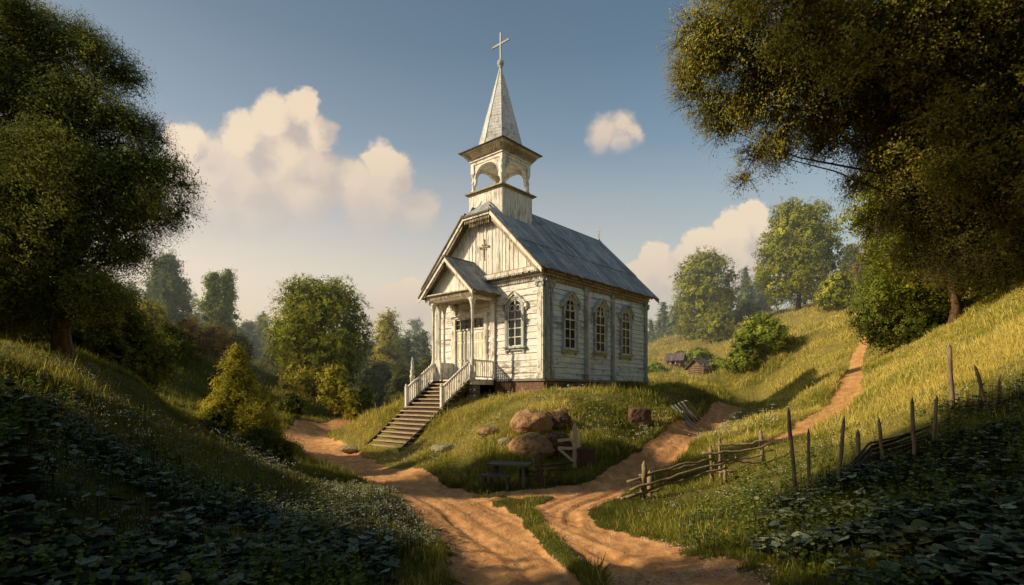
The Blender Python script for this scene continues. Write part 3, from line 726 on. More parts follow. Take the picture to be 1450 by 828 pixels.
# main roof: boards running down the slope in two courses, clipped gable in front
ZE, ZR, TO, TC = 5.06, 9.30, -.35, NW/2
SL = (ZR-ZE)/(TC-TO)
RS0, RS1 = -.62, NL+.95
def zroof(t): return ZE+SL*(t-TO) if t <= TC else ZE+SL*(2*TC-TO-t)
ZC = 8.34; TCL = TO+(ZC-ZE)/SL     # clip height and where the slope meets it
def hip_s(t):                      # front edge of the roof sheet at t (the small hip leans back)
    z = zroof(t); return RS0 if z <= ZC else RS0+(z-ZC)*.95
nrm = Vector((0, -SL, 1)).normalized()
mb = CB(); mb2 = CB()
for sd in (0, 1):
    for (z0, z1, lift) in ((ZE, 6.75, .0), (6.62, ZR, .035)):
        s = RS0
        while s < RS1-.01:
            w = rr.uniform(.24, .42); s1 = min(RS1, s+w)
            if RS1-s1 < .12: s1 = RS1
            t0 = TO+(z0-ZE)/SL; t1 = TO+(z1-ZE)/SL; l = lift+rr.uniform(0, .018)
            ex = rr.uniform(-.05, .03) if z0 == ZE else rr.uniform(-.07, .0); sk = rr.uniform(-.012, .012)
            # clip against the little hip
            tm = TCL+max(0, (s+s1)/2-RS0)/.95/SL
            te = min(t1, tm) if s1 < RS0+1.0 else t1
            if te > t0+.05:
                zz = lambda t: ZE+SL*(t-TO)
                A = [(s+.008, t0+ex), (s1-.008, t0+ex), (s1-.008+sk, te), (s+.008+sk, te)]
                q = []
                for dz in (l, l+.035):
                    for (a, t) in A:
                        tt = t-nrm.y*0; q.append((a, t+nrm.y*dz, zz(t)+nrm.z*dz))
                if sd: q = [(a, 2*TC-t, z) for a, t, z in q]
                mb.hexa(q)
            s = s1
# under-sheeting, so no light comes through the joints
for sd in (0, 1):
    f = (lambda t: t) if not sd else (lambda t: 2*TC-t)
    th = .07
    poly = [(RS0, TO+.02), (RS1, TO+.02), (RS1, TC), (RS0+(ZR-ZC)*.95, TC), (RS0, TCL)]
    lo = [(s, f(t), ZE+SL*(t-TO)-th) for s, t in poly]; hi = [(s, f(t), ZE+SL*(t-TO)-.004) for s, t in poly]
    mb2.prism(lo, hi)
roof = sub(mb, 'roof', 'roof', church); sub(mb2, 'roof_sheathing', 'roof_edge', roof)
mb = CB()   # the small front hip
b0, b1 = TCL, 2*TC-TCL; k = 8
for i in range(k):
    u0, u1 = i/k, (i+1)/k; t0 = b0+(b1-b0)*u0; t1 = b0+(b1-b0)*u1
    def topz(t): return zroof(t)
    q = []
    for dz in (.0, .035):
        q += [(RS0-.06, t0+.006, ZC+dz-.05), (RS0-.06, t1-.006, ZC+dz-.05), (hip_s(t1)+.02, t1-.006, max(topz(t1), ZC)+dz), (hip_s(t0)+.02, t0+.006, max(topz(t0), ZC)+dz)]
    mb.hexa([q[0], q[1], q[2], q[3], q[4], q[5], q[6], q[7]])
sub(mb, 'front_hip', 'roof', church)
mb = CB(); mb.tube([(RS0+(ZR-ZC)*.95, TC, ZR+.03), (RS1+.03, TC, ZR+.03)], [.075, .075], 8); mb.box(RS0+.95, RS1, TC-.19, TC-.0, ZR-.14, ZR-.10); sub(mb, 'ridge_cap', 'roof_edge', roof)
# barge boards, lace, gable
def slopebar(mb, s0, s1, ta, tb, up0, up1):
    """board along the slope between t=ta and tb, from up0 to up1 above the sheet"""
    for sd in (0, 1):
        q = []
        for s in (s0, s1):
            pass
        z = lambda t: ZE+SL*(t-TO)
        p = [(s0, ta, z(ta)+up0), (s1, ta, z(ta)+up0), (s1, tb, z(tb)+up0), (s0, tb, z(tb)+up0), (s0, ta, z(ta)+up1), (s1, ta, z(ta)+up1), (s1, tb, z(tb)+up1), (s0, tb, z(tb)+up1)]
        if sd: p = [(a, 2*TC-b, c_) for a, b, c_ in p]
        mb.hexa(p)
mb = CB(); slopebar(mb, RS0-.045, RS0-.003, TO-.03, TCL, -.26, .05); slopebar(mb, RS1+.003, RS1+.04, TO-.03, TC, -.26, .05)
mb.box(RS0-.055, RS0-.012, TCL+.01, 2*TC-TCL-.01, ZC-.22, ZC-.055)
bg = sub(mb, 'barge_board', 'trim', church)
mb = CB(); slopebar(mb, RS0-.10, RS0-.047, TO-.05, TCL, -.02, .075)
mb.box(RS0-.105, RS0-.057, TCL+.01, 2*TC-TCL-.01, ZC-.11, ZC-.02); sub(mb, 'roof_edge_strip', 'roof_edge', bg)
mb = CB('front')   # lace along the left rake and under the clipped head
nk = 30
for i in range(nk):
    for sd in (0, 1):
        t = TO+.3+(TCL-TO-.35)*i/nk; z = ZE+SL*(t-TO)-.24; w = .055
        if sd: t = 2*TC-t
        mb.ext([(t-w, z+.03), (t+w, z+.03), (t+w, z-.13), (t, z-.25), (t-w, z-.13)], .585, .61)
teeth(mb, TCL+.05, 2*TC-TCL-.05, .585, .61, ZC-.20, .24, .11); teeth(mb, TCL+.2, 2*TC-TCL-.2, .43, .45, ZC-.30, .28, .13)
sub(mb, 'carved_lace', 'trim_old', bg)
mb = CB('front')   # gable of upright boards
t = .0; x = .02
while x < NW-.02:
    w = rr.uniform(.20, .30); x1 = min(NW-.02, x+w)
    if NW-.02-x1 < .1: x1 = NW-.02
    za = min(zroof(x)-.08, ZC-.05); zb = min(zroof(x1)-.08, ZC-.05); d = rr.uniform(.0, .012)
    mb.hexa([(x+.006, -.05, 5.07), (x1-.006, -.05, 5.07), (x1-.006, .03+d, 5.07), (x+.006, .03+d, 5.07), (x+.006, -.05, za), (x1-.006, -.05, zb), (x1-.006, .03+d, zb), (x+.006, .03+d, za)])
    if rr.random() < .8 and min(za, zb) > 5.3: mb.slab(x1-.022, x1+.022, .031, .062, 5.07, min(zb, za)-.03)
    x = x1
gb = sub(mb, 'gable', 'white_v', church)
mb = CB('front')   # stepped ledge at the foot of the gable and its sloping boards
mb.hexa([(-.3, .0, 5.072), (NW+.3, .0, 5.072), (NW+.3, .46, 5.072), (-.3, .46, 5.072), (-.3, .0, 5.36), (NW+.3, .0, 5.36), (NW+.3, .47, 5.13), (-.3, .47, 5.13)])
sub(mb, 'gable_ledge', 'trim_old', gb)
mb = CB('front'); mb.slab(-.3, NW+.3, .472, .51, 4.99, 5.15); mb.slab(-.3, NW+.3, .30, .471, 5.01, 5.068); teeth(mb, -.2, NW+.2, .478, .50, 4.99, .09, .12, .6); sub(mb, 'ledge_fascia', 'trim', gb)
mb = CB('front'); cxg, czg = 3.78, 6.66
mb.slab(cxg-.03, cxg+.03, .064, .10, czg-.52, czg+.44); mb.slab(cxg-.30, cxg+.30, .066, .098, czg+.06, czg+.12)
for dx, dz in ((-.3, .09), (.3, .09), (0, .44), (0, -.52)): mb.ext([(cxg+dx+.065*math.cos(t), czg+dz+.065*math.sin(t)) for t in np.linspace(0, 2*math.pi, 9)[:-1]], .062, .105)
for dx in (-.11, .11):
    for dz in (-.02, .20): mb.ext([(cxg+dx+.045*math.cos(t), czg+dz+.045*math.sin(t)) for t in np.linspace(0, 2*math.pi, 7)[:-1]], .063, .09)
sub(mb, 'cross', 'trim_old', gb)
mb = CB('back')
mb.ext([(.05, 5.05), (NW-.05, 5.05), (NW/2, ZR-.12)], -.05, .03); sub(mb, 'rear_gable', 'white_v', church)
mb = CB()   # rafter tails under the eaves
s = .3
while s < NL+.7:
    for sd in (0, 1):
        p0 = (s, .0, zroof(.0)-.10); p1 = (s, TO+.06, ZE-.09)
        if sd: p0 = (s, NW, p0[2]); p1 = (s, NW-TO-.06, p1[2])
        mb.bar(p0, p1, .09, .08)
    s += .62
sub(mb, 'rafter_tails', 'trim_old', roof)
mb = CB(); cs, ct, cz = NL+.78, TC, ZR+.05
mb.tube([(cs, ct, cz), (cs, ct, cz+.95)], [.035, .022], 6); mb.bar((cs, ct-.24, cz+.66), (cs, ct+.24, cz+.66), .03, .035); mb.bar((cs, ct-.13, cz+.83), (cs, ct+.13, cz+.83), .025, .03)
mb.lathe(cs, ct, [(.02, cz), (.09, cz+.05), (.09, cz+.12), (.03, cz+.18)], 8); sub(mb, 'ridge_cross', 'metal', church)

# belfry
BS, BT = 1.2, TC; ba = 1.16
mb = CB(); mb.box(BS-ba+.02, BS+ba-.02, BT-ba+.02, BT+ba-.02, 8.0, 9.6)
for (ax, sg) in (('s', -1), ('s', 1), ('t', -1), ('t', 1)):
    x = -ba
    while x < ba-.01:
        x1 = min(ba, x+rr.uniform(.15, .22)); d = rr.uniform(.0, .012)
        if ba-x1 < .07: x1 = ba
        if ax == 's': mb.box(*sorted((BS+sg*(ba-.021), BS+sg*(ba+.018+d))), BT+x+.004, BT+x1-.004, 7.9, 9.62)
        else: mb.box(BS+x+.004, BS+x1-.004, *sorted((BT+sg*(ba-.021), BT+sg*(ba+.018+d))), 7.9, 9.62)
        x = x1
bel = sub(mb, 'belfry', 'white_v', church)
mb = CB(); e = .19
mb.box(BS-ba-e, BS+ba+e, BT-ba-e, BT+ba+e, 9.66, 9.72); mb.box(BS-ba-e*.5, BS+ba+e*.5, BT-ba-e*.5, BT+ba+e*.5, 9.60, 9.657); sub(mb, 'belfry_ledge', 'trim_old', bel)
mb = CB(); mb.lathe(BS, BT, [((ba-.0)*1.414, 9.721), ((ba-.15)*1.414, 9.79), ((ba-.2)*1.414, 9.80)], 4, False, math.pi/4); sub(mb, 'belfry_floor', 'trim', bel)
pa = 1.0
for sx in (-1, 1):
    for sy in (-1, 1):
        x, y = BS+sx*pa, BT+sy*pa
        mb = CB(); z = 9.76
        mb.lathe(x, y, [(.13, z), (.13, z+.14), (.095, z+.17), (.085, z+.2), (.10, z+.34), (.085, z+.52), (.115, z+.56), (.115, z+.6), (.08, z+.64), (.08, z+.8), (.12, z+.9), (.14, z+1.0)], 10)
        mb.box(x-.11, x+.11, y-.11, y+.11, z+1.0, z+1.6)
        sub(mb, 'belfry_column', 'trim', bel)
for face, fx in (('f', lambda a, d, z: (BS-pa-d, BT+a, z+GL)), ('s', lambda a, d, z: (BS+a, BT-pa-d, z+GL)), ('b', lambda a, d, z: (BS+pa+d, BT+a, z+GL)), ('l', lambda a, d, z: (BS+a, BT+pa+d, z+GL))):
    mb = CB(fx); zt = 11.36; w = .80; zs = 10.28
    ou = []; inn = []
    for i in range(25):
        t = math.pi*(1-i/24); cx_ = w*math.copysign(abs(math.cos(t))**.92, math.cos(t)); zz = zs+.82*max(0, math.sin(t))**.75
        inn.append((cx_, zz)); ou.append((cx_, zt))
    mb.ring(ou, inn, -.06, .06)
    for sx in (-1, 1):   # spandrels closing to the post
        mb.ring([(sx*w, zt), (sx*(pa-.0), zt)], [(sx*w, zs), (sx*(pa-.0), zs-.25)], -.055, .055)
    mb.ring([(x, z+.07) for x, z in inn[1:-1]], [(x, z) for x, z in inn[1:-1]], .061, .095)
    sub(mb, 'arcade', 'trim', bel)
mb = CB(); ez = 11.36
mb.box(BS-1.1, BS+1.1, BT-1.1, BT+1.1, ez-.16, ez-.0); mb.box(BS-1.17, BS+1.17, BT-1.17, BT+1.17, ez, ez+.05)
q2 = math.sqrt(2)
mb.lathe(BS, BT, [(1.12*q2, ez+.052), (1.20*q2, ez+.14), (1.42*q2, ez+.40), (1.47*q2, ez+.46)], 4, False, math.pi/4)
cn = sub(mb, 'belfry_cornice', 'trim', bel)
mb = CB()
for fx in (lambda a, d, z: (BS-d, BT+a, z+GL), lambda a, d, z: (BS+a, BT-d, z+GL), lambda a, d, z: (BS+d, BT+a, z+GL), lambda a, d, z: (BS+a, BT+d, z+GL)):
    mb.xf = fx
    for i in range(22):
        x = -1.12+2.24*(i+.5)/22; k0 = 1+x*.0; w = .033
        p = []
        for (d, z) in ((1.215, ez+.13), (1.40, ez+.35)):
            xx = x*(d/1.2); p += [(xx-w, d, z), (xx+w, d, z)]
        q = [(a, d+.035, z-.025) for a, d, z in p]
        mb.hexa([p[0], p[1], p[3], p[2], q[0], q[1], q[3], q[2]])
    for i in range(26):
        x = -1.38+2.76*(i+.5)/26; w = .035
        mb.prism([(x-w, 1.49, ez+.46), (x+w, 1.49, ez+.46), (x, 1.49, ez+.36)], [(x-w, 1.51, ez+.46), (x+w, 1.51, ez+.46), (x, 1.51, ez+.36)])
sub(mb, 'carved_lace', 'trim_old', bel)
mb = CB(); mb.lathe(BS, BT, [(1.57*q2, ez+.462), (1.585*q2, ez+.50), (1.10*q2, ez+.66), (.85*q2, ez+.80)], 4, False, math.pi/4); sub(mb, 'belfry_roof', 'roof_edge', bel)
# spire
mb = CB(); z0 = ez+.66; zt = 16.42
prof = [(1.24, z0), (1.17, z0+.22), (1.08, z0+.55)]
for i in range(1, 15):
    f = i/14; prof.append((1.08*(1-f)+.05*f, z0+.55+(zt-z0-.55)*f))
mb.lathe(BS, BT, [(r_*1.0, z) for r_, z in prof], 8, False, 0)
for k in range(8):
    t = k*math.pi/4; mb.tube([(BS+math.cos(t)*r_*1.005, BT+math.sin(t)*r_*1.005, z) for r_, z in prof], [.022]*len(prof), 5)
for j in range(1, 22):     # shingle courses
    f = j/22; zz = z0+.1+(zt-z0-.3)*f
    ri = np.interp(zz, [p[1] for p in prof], [p[0] for p in prof]); mb.lathe(BS, BT, [(ri+.014, zz-.012), (ri+.001, zz+.02)], 8, False, 0)
sp = sub(mb, 'spire', 'shingle', church)
mb = CB(); mb.lathe(BS, BT, [(.05, zt-.05), (.11, zt+.0), (.06, zt+.06), (.15, zt+.13), (.185, zt+.25), (.16, zt+.37), (.07, zt+.45), (.05, zt+.5)], 14); sub(mb, 'finial_ball', 'metal', sp)
mb = CB(); mb.box(BS-.035, BS+.035, BT-.045, BT+.045, zt+.45, zt+1.87); mb.box(BS-.03, BS+.03, BT-.60, BT+.60, zt+1.24, zt+1.335); sub(mb, 'cross', 'metal', sp)

# porch
PS = -1.53; PT0, PT1 = 3.14, 5.99; PC = (PT0+PT1)/2
mb = CB()
y = PT0-.12
while y < PT1+.1:
    y1 = min(PT1+.12, y+.19); mb.box(PS-.16, -.14, y+.004, y1-.004, -.075+rr.uniform(-.004, .004), -.0); y = y1
mb.box(PS-.10, -.15, PT0-.10, PT0-.02, -.26, -.08); mb.box(PS-.10, -.15, PT1+.02, PT1+.10, -.26, -.08); mb.box(PS-.1, PS-.0, PT0-.019, PT1+.019, -.26, -.08)
porch = sub(mb, 'porch', 'trim', church)
mb = CB()
for (x, y) in ((PS+.12, PT0+.12), (PS+.12, PT1-.12)): mb.box(x-.26, x+.26, y-.26, y+.26, -2.2, -.262)
sub(mb, 'stone_pier', 'fieldstone', porch)
mb = CB(); mb.box(-.30, -.125, 3.0, 6.2, -1.7, -.262); sub(mb, 'recess_shade', 'dark', porch)  # solid black block painted in for the shade under the porch
def turned(mb, x, y, z0, z1, r=.10):
    H = z1-z0
    pr = [(1.5,0),(1.5,.045),(1.05,.055),(1.35,.075),(1.35,.09),(.9,.10),(.85,.15),(1.15,.20),(1.2,.22),(.85,.26),(.72,.30),(.62,.78),(.75,.80),(.62,.815),(.9,.84),(.7,.86),(1.05,.90),(1.5,.955),(1.7,.97),(1.7,1.0)]
    mb.lathe(x, y, [(a*r, z0+b*H) for a, b in pr], 12)
ZP = 3.95
for (x, y) in ((PS+.0, PT0), (PS+.0, PT1), (PS+.42, PT1), (PS+.72, PT1)):
    mb = CB(); turned(mb, x, y, .002, ZP, .10); mb.box(x-.16, x+.16, y-.16, y+.16, ZP-.12, ZP)
    if y == PT0: mb.lathe(x, y, [(.16, -.9), (.16, -.75), (.1, -.68), (.17, -.5), (.1, -.34), (.13, -.262)], 10)
    sub(mb, 'porch_column', 'trim', porch)
for y in (PT0, PT1):
    mb = CB(); mb.box(-.17, -.06, y-.15, y+.15, .0, ZP-.2); mb.box(-.20, -.055, y-.18, y+.18, .0, .25); mb.box(-.21, -.055, y-.2, y+.2, ZP-.198, ZP-.0); sub(mb, 'wall_post', 'trim', porch)
PE, PR, PO = 4.20, 6.02, 1.92      # porch eave height, ridge, half span
mb = CB()
mb.box(PS-.17, PS+.17, PT0-.16, PT1+.16, ZP+.002, ZP+.26); mb.box(PS+.172, -.05, PT0-.16, PT0+.14, ZP+.002, ZP+.255); mb.box(PS+.172, -.05, PT1-.14, PT1+.16, ZP+.002, ZP+.255)
mb.box(PS-.24, -.04, PC-PO+.14, PT0-.161, ZP+.24, ZP+.29)
mb.box(PS-.26, PS-.172, PC-PO+.12, PC+PO-.12, ZP+.16, ZP+.285)
sub(mb, 'porch_beam', 'trim', porch)
mb = CB(lambda a, d, z: (PS-d, a, z+GL))
teeth(mb, PC-PO+.15, PC+PO-.15, .262, .285, ZP+.24, .24, .10); teeth(mb, PT0-.1, PT1+.1, .173, .19, ZP+.20, .14, .13, .5, False)
mb.xf = lambda a, d, z: (a, PT0-d, z+GL); teeth(mb, PS-.1, -.1, .165, .188, ZP+.22, .16, .11); teeth(mb, PS-.2, -.05, .30, .32, ZP+.26, .12, .10)
sub(mb, 'carved_lace', 'trim_old', porch)
mb = CB(); mb.box(PS+.0, -.05, PT0+.142, PT1-.142, ZP+.10, ZP+.13); sub(mb, 'porch_ceiling', 'trim_old', porch)
SP = (PR-PE)/PO; PF = PS-.50
def zp(t): return PR-SP*abs(t-PC)
mb = CB(); mb2 = CB()
for sd in (-1, 1):
    s = PF
    while s < .02:
        s1 = min(.04, s+rr.uniform(.2, .3)); l = rr.uniform(.0, .02)
        if .04-s1 < .1: s1 = .04
        ex = rr.uniform(-.02, .03)
        q = []
        for dz in (l, l+.035):
            q += [(s+.006, PC+sd*(PO+ex), zp(PC+PO+ex)+dz), (s1-.006, PC+sd*(PO+ex), zp(PC+PO+ex)+dz), (s1-.006, PC, PR+dz), (s+.006, PC, PR+dz)]
        mb.hexa(q); s = s1
    q = []
    for dz in (-.07, -.004): q += [(PF+.01, PC+sd*(PO-.01), zp(PC+PO-.01)+dz), (.02, PC+sd*(PO-.01), zp(PC+PO-.01)+dz), (.02, PC, PR+dz), (PF+.01, PC, PR+dz)]
    mb2.hexa(q)
pr_ = sub(mb, 'porch_roof', 'roof', church); sub(mb2, 'roof_sheathing', 'roof_edge', pr_)
mb = CB(); mb.tube([(PF-.04, PC, PR+.045), (.03, PC, PR+.045)], [.055, .055], 8); sub(mb, 'ridge_cap', 'roof_edge', pr_)
mb = CB(); mb3 = CB(); mb4 = CB()
for sd in (-1, 1):
    for (m_, s0, s1, u0, u1) in ((mb, PF-.045, PF-.003, -.22, .05), (mb3, PF-.09, PF-.047, -.01, .085)):
        q = []
        for up in (u0, u1):
            q += [(s0, PC+sd*(PO+.03), zp(PC+PO+.03)+up), (s1, PC+sd*(PO+.03), zp(PC+PO+.03)+up), (s1, PC+sd*.003, PR+up), (s0, PC+sd*.003, PR+up)]
        m_.hexa(q)
    for i in range(14):
        t = PC+sd*(.15+(PO-.4)*i/14); z = zp(t)-.2; w = .045
        mb4.prism([(PF+.0, t-w, z), (PF+.0, t+w, z), (PF+.0, t, z-.2)], [(PF+.02, t-w, z), (PF+.02, t+w, z), (PF+.02, t, z-.2)])
bb_ = sub(mb, 'porch_barge_board', 'trim', pr_); sub(mb3, 'roof_edge_strip', 'roof_edge', pr_); sub(mb4, 'carved_lace', 'trim_old', pr_)
mb = CB(lambda a, d, z: (PS-d, a, z+GL))
x = PC-PO+.25
while x < PC+PO-.25:
    x1 = x+.17; za = zp(x)-.09; zb = zp(x1)-.09
    mb.hexa([(x+.004, -.03, ZP+.29), (x1-.004, -.03, ZP+.29), (x1-.004, .02, ZP+.29), (x+.004, .02, ZP+.29), (x+.004, -.03, max(za, ZP+.3)), (x1-.004, -.03, max(zb, ZP+.3)), (x1-.004, .02, max(zb, ZP+.3)), (x+.004, .02, max(za, ZP+.3))]); x = x1
mb.hexa([(PC-PO+.1, .02, ZP+.287), (PC+PO-.1, .02, ZP+.287), (PC+PO-.1, .42, ZP+.287), (PC-PO+.1, .42, ZP+.287), (PC-PO+.25, .02, ZP+.46), (PC+PO-.25, .02, ZP+.46), (PC+PO-.1, .43, ZP+.34), (PC-PO+.1, .43, ZP+.34)])
sub(mb, 'porch_gable', 'white_v', porch)
# railings at the porch sides
def rail(mb, p0, p1, h, n_, z_sag=0):
    p0 = Vector(p0); p1 = Vector(p1)
    mb.bar(p0+Vector((0, 0, h)), p1+Vector((0, 0, h)), .10, .06); mb.bar(p0+Vector((0, 0, .12)), p1+Vector((0, 0, .12)), .06, .06)
    for i in range(n_):
        p = p0.lerp(p1, (i+.5)/n_); mb.box(p.x-.022, p.x+.022, p.y-.032, p.y+.032, p.z+.13, p.z+h-.02)
mb = CB(); rail(mb, (PS+.12, PT0, 0), (-.2, PT0, 0), .92, 8); sub(mb, 'porch_railing', 'trim', porch)
mb = CB(); mb.box(PS-.03, PS+.02, PT1-.55, PT1-.16, .02, .92); mb.box(PS-.05, PS+.04, PT1-.57, PT1-.14, .922, .98); mb.box(PS+.1, -.2, PT1-.03, PT1+.03, .02, .92); sub(mb, 'porch_panel', 'trim', porch)
# staircase
NSTEP = 17; RISE = 3.17/NSTEP; RUN = 4.0/NSTEP; ST0 = PS-.17; SW0, SW1 = 3.36, 5.84
mb = CB(); mb.box(ST0-.2, ST0-.02, SW0+.02, SW1-.02, -.5, -.3)
for sd in (SW0-.09, SW1+.02):
    q = []
    zt_ = -.10
    for y in (sd, sd+.07):
        q += [(ST0+.05, y, -.48), (ST0-4.05, y, -3.17-.30), (ST0-4.05, y, -3.10), (ST0+.05, y, -.10)]
    mb.prism(q[:4], q[4:])
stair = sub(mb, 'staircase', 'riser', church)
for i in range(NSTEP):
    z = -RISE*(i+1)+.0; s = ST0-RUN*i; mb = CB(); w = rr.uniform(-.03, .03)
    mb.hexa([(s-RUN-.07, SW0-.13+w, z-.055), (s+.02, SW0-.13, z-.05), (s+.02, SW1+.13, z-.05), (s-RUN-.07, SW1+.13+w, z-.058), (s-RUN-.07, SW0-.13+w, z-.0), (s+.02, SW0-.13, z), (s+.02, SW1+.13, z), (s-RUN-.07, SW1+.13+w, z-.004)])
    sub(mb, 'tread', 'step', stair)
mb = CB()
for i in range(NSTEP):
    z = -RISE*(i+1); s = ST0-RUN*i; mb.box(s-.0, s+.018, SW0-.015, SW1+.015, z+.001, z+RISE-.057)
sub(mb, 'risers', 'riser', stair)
SLP = RISE/RUN
for y in (SW0-.05, SW1+.05):
    e = -3.34; ze = -(ST0-e)/RUN*RISE-.05
    mb = CB(); mb.bar((PS-.02, y, .86), (e, y, ze+.92), .10, .07); mb.bar((PS-.02, y, -.02), (e, y, ze+.05), .06, .12)
    for i in range(15):
        t = (i+.5)/15; s = (PS-.1)*(1-t)+(e+.08)*t; z = -(ST0-s)/RUN*RISE-.05
        mb.box(s-.022, s+.022, y-.03, y+.03, z+.08, z+.92-.0)
    mb.box(e-.06, e+.05, y-.06, y+.06, ze-.12, ze+.98)
    mb.lathe(e-.005, y, [(.085, ze+.981), (.085, ze+1.01), (.05, ze+1.03), (.06, ze+1.07), (.02, ze+1.13)], 8)
    sub(mb, 'stair_railing', 'trim', stair)
mb = CB(); px_, py_ = -2.79, 6.12; zf = 1.14
mb.lathe(px_, py_, [(.11, -1.9), (.11, .1), (.13, .12), (.13, .2), (.09, .24), (.12, .42), (.06, .56), (.085, .62), (.05, .68), (.075, .80), (.012, zf)], 10); sub(mb, 'finial_post', 'trim', stair)
mb = CB()
for (s, y) in ((-2.9, SW0+.1), (-2.9, SW1-.1), (-4.0, SW0+.1)):
    z = -(ST0-s)/RUN*RISE-.3; mb.box(s-.14, s+.14, y-.14, y+.14, z-1.6, z)
sub(mb, 'stair_pier', 'fieldstone', stair)

# ------------------------------------------------------------------ trees
def px_lobes(lst, Y, x0, z0, r, depth=1.0, extra=2):
    out = []
    for px, py, rp in lst:
        rad = rp/F*Y; X = PX(px, Y)-x0; Z = CZ+(HY-py)/F*Y-z0
        out.append((X, r.normal()*rad*.25, Z, rad, rad, rad*.85))
        for k in range(extra):
            sg = 1 if k % 2 else -1
            out.append((X+r.normal()*rad*.3+.0, sg*depth*r.uniform(.45, 1.0), Z+r.normal()*rad*.25, rad*.75, rad*.85, rad*.62))
    return out
def big_tree(name, label, cat, px, Y, lst, nleaf, leaf, clump, mk, depth, seed, top, trad, twig=3, extra=2, core=.10, bark='bark', shrink=1.0):
    r = np.random.default_rng(seed); x = PX(px, Y); z = gz(x, Y); root = empty(name, (x, Y, z), label, cat)
    lb = px_lobes(lst, Y, x, z, r, depth, extra)
    lb = [(a, b, c_, d*shrink, e*shrink, f*shrink) for a, b, c_, d, e, f in lb]
    crown_obj(root, lb, nleaf, clump, leaf, mk, r, core, .004)
    tp = (PX(top[0], Y)-x, 0, CZ+(HY-top[1])/F*Y-z)
    limbs(root, (0, 0, -.4), tp, trad, lb, bark, r, 16, twig=twig)
    return root
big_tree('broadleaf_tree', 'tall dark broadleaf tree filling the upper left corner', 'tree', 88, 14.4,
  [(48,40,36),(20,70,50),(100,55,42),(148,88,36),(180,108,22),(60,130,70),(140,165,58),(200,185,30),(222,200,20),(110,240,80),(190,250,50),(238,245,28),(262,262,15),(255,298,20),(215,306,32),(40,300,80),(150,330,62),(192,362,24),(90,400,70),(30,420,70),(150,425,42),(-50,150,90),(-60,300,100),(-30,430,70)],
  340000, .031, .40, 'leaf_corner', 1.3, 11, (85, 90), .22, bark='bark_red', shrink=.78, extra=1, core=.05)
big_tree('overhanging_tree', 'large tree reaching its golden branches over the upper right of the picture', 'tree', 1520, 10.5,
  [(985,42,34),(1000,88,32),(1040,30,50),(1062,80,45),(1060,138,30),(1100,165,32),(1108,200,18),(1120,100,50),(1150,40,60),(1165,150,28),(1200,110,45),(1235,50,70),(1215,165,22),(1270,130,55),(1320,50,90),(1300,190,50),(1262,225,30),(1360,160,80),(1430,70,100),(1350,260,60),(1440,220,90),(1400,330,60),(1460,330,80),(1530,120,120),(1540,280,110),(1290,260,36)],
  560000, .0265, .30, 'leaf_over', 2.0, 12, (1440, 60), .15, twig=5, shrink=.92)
def col_tree(*a, **k): return tree(*a, **k)
# right side, behind the overhanging tree
tree('slender_tree', 'slender leaning tree on the right slope with a bare lower trunk', 'tree', 1350, 452, 165, 235, 27, 'egg', 'leaf_gold', 70000, .075, .5, bark='bark_red', clear=.16, seed=21, nl=44, lean=-.4)
tree('slender_tree', 'second slender tree at the far right with a thin reddish trunk', 'tree', 1398, 418, 120, 260, 29.5, 'egg', 'leaf_dark', 60000, .08, .5, bark='bark_red', clear=.18, seed=22, nl=44)
tree('dense_shrub', 'dense tall green shrub at the upper end of the hill track', 'shrub', 1284, 492, 350, 140, 31, 'round', 'leaf_corner', 42000, .07, .42, clear=.0, seed=23, nl=34)
tree('dense_shrub', 'rounded shrub against the trunks at the right edge of the meadow', 'shrub', 1440, 430, 270, 150, 32, 'round', 'leaf_dark', 26000, .085, .45, clear=.0, seed=24, nl=30)
# the meadow hill
tree('broadleaf_tree', 'tallest round tree on the crest of the right meadow', 'tree', 1130, 440, 272, 110, 64, 'egg', 'leaf_gold', 52000, .11, .52, clear=.0, seed=31, nl=36)
tree('broadleaf_tree', 'rounded tree on the hill crest just right of the church roof', 'tree', 999, 472, 343, 88, 76, 'egg', 'leaf_gold', 42000, .12, .56, clear=.0, seed=32, nl=30)
tree('meadow_bush', 'large round bush alone in the middle of the lit meadow', 'bush', 1080, 503, 442, 74, 46, 'bush', 'leaf_green', 22000, .085, .38, clear=0, seed=33, nl=30)
tree('meadow_bush', 'smaller lobe of bush growing at the left foot of the big meadow bush', 'bush', 1050, 505, 472, 40, 45, 'bush', 'leaf_green', 9000, .08, .32, clear=0, seed=34, nl=18)
tree('meadow_bush', 'conical bush at the foot of the dark wood on the hill', 'bush', 1189, 440, 384, 58, 55, 'round', 'leaf_gold', 13000, .11, .42, clear=0, seed=35, nl=24)
tree('meadow_bush', 'small bush below the tree beside the church roof', 'bush', 1018, 470, 432, 50, 70, 'bush', 'leaf_gold', 8000, .13, .5, clear=0, seed=36, nl=18)
tree('meadow_bush', 'low bush between the two crest trees', 'bush', 1060, 452, 425, 40, 78, 'bush', 'leaf_green', 6000, .14, .5, clear=0, seed=37, nl=16)
tree('meadow_bush', 'low spreading bush uphill of the two huts', 'bush', 988, 516, 492, 46, 60, 'bush', 'leaf_green', 8000, .09, .35, clear=0, seed=38, nl=18)
tree('meadow_bush', 'round little bush right beside the corner of the church', 'bush', 929, 532, 514, 30, 56, 'bush', 'leaf_green', 6000, .085, .3, clear=0, seed=39, nl=14)
tree('meadow_bush', 'tiny bush behind the small hut', 'bush', 962, 516, 501, 22, 62, 'bush', 'leaf_dark', 3500, .09, .3, clear=0, seed=40, nl=12)
tree('meadow_bush', 'low bush hugging the right end of the blue-roofed hut', 'bush', 1020, 540, 523, 36, 50.5, 'bush', 'leaf_green', 5000, .08, .3, clear=0, seed=41, nl=14)
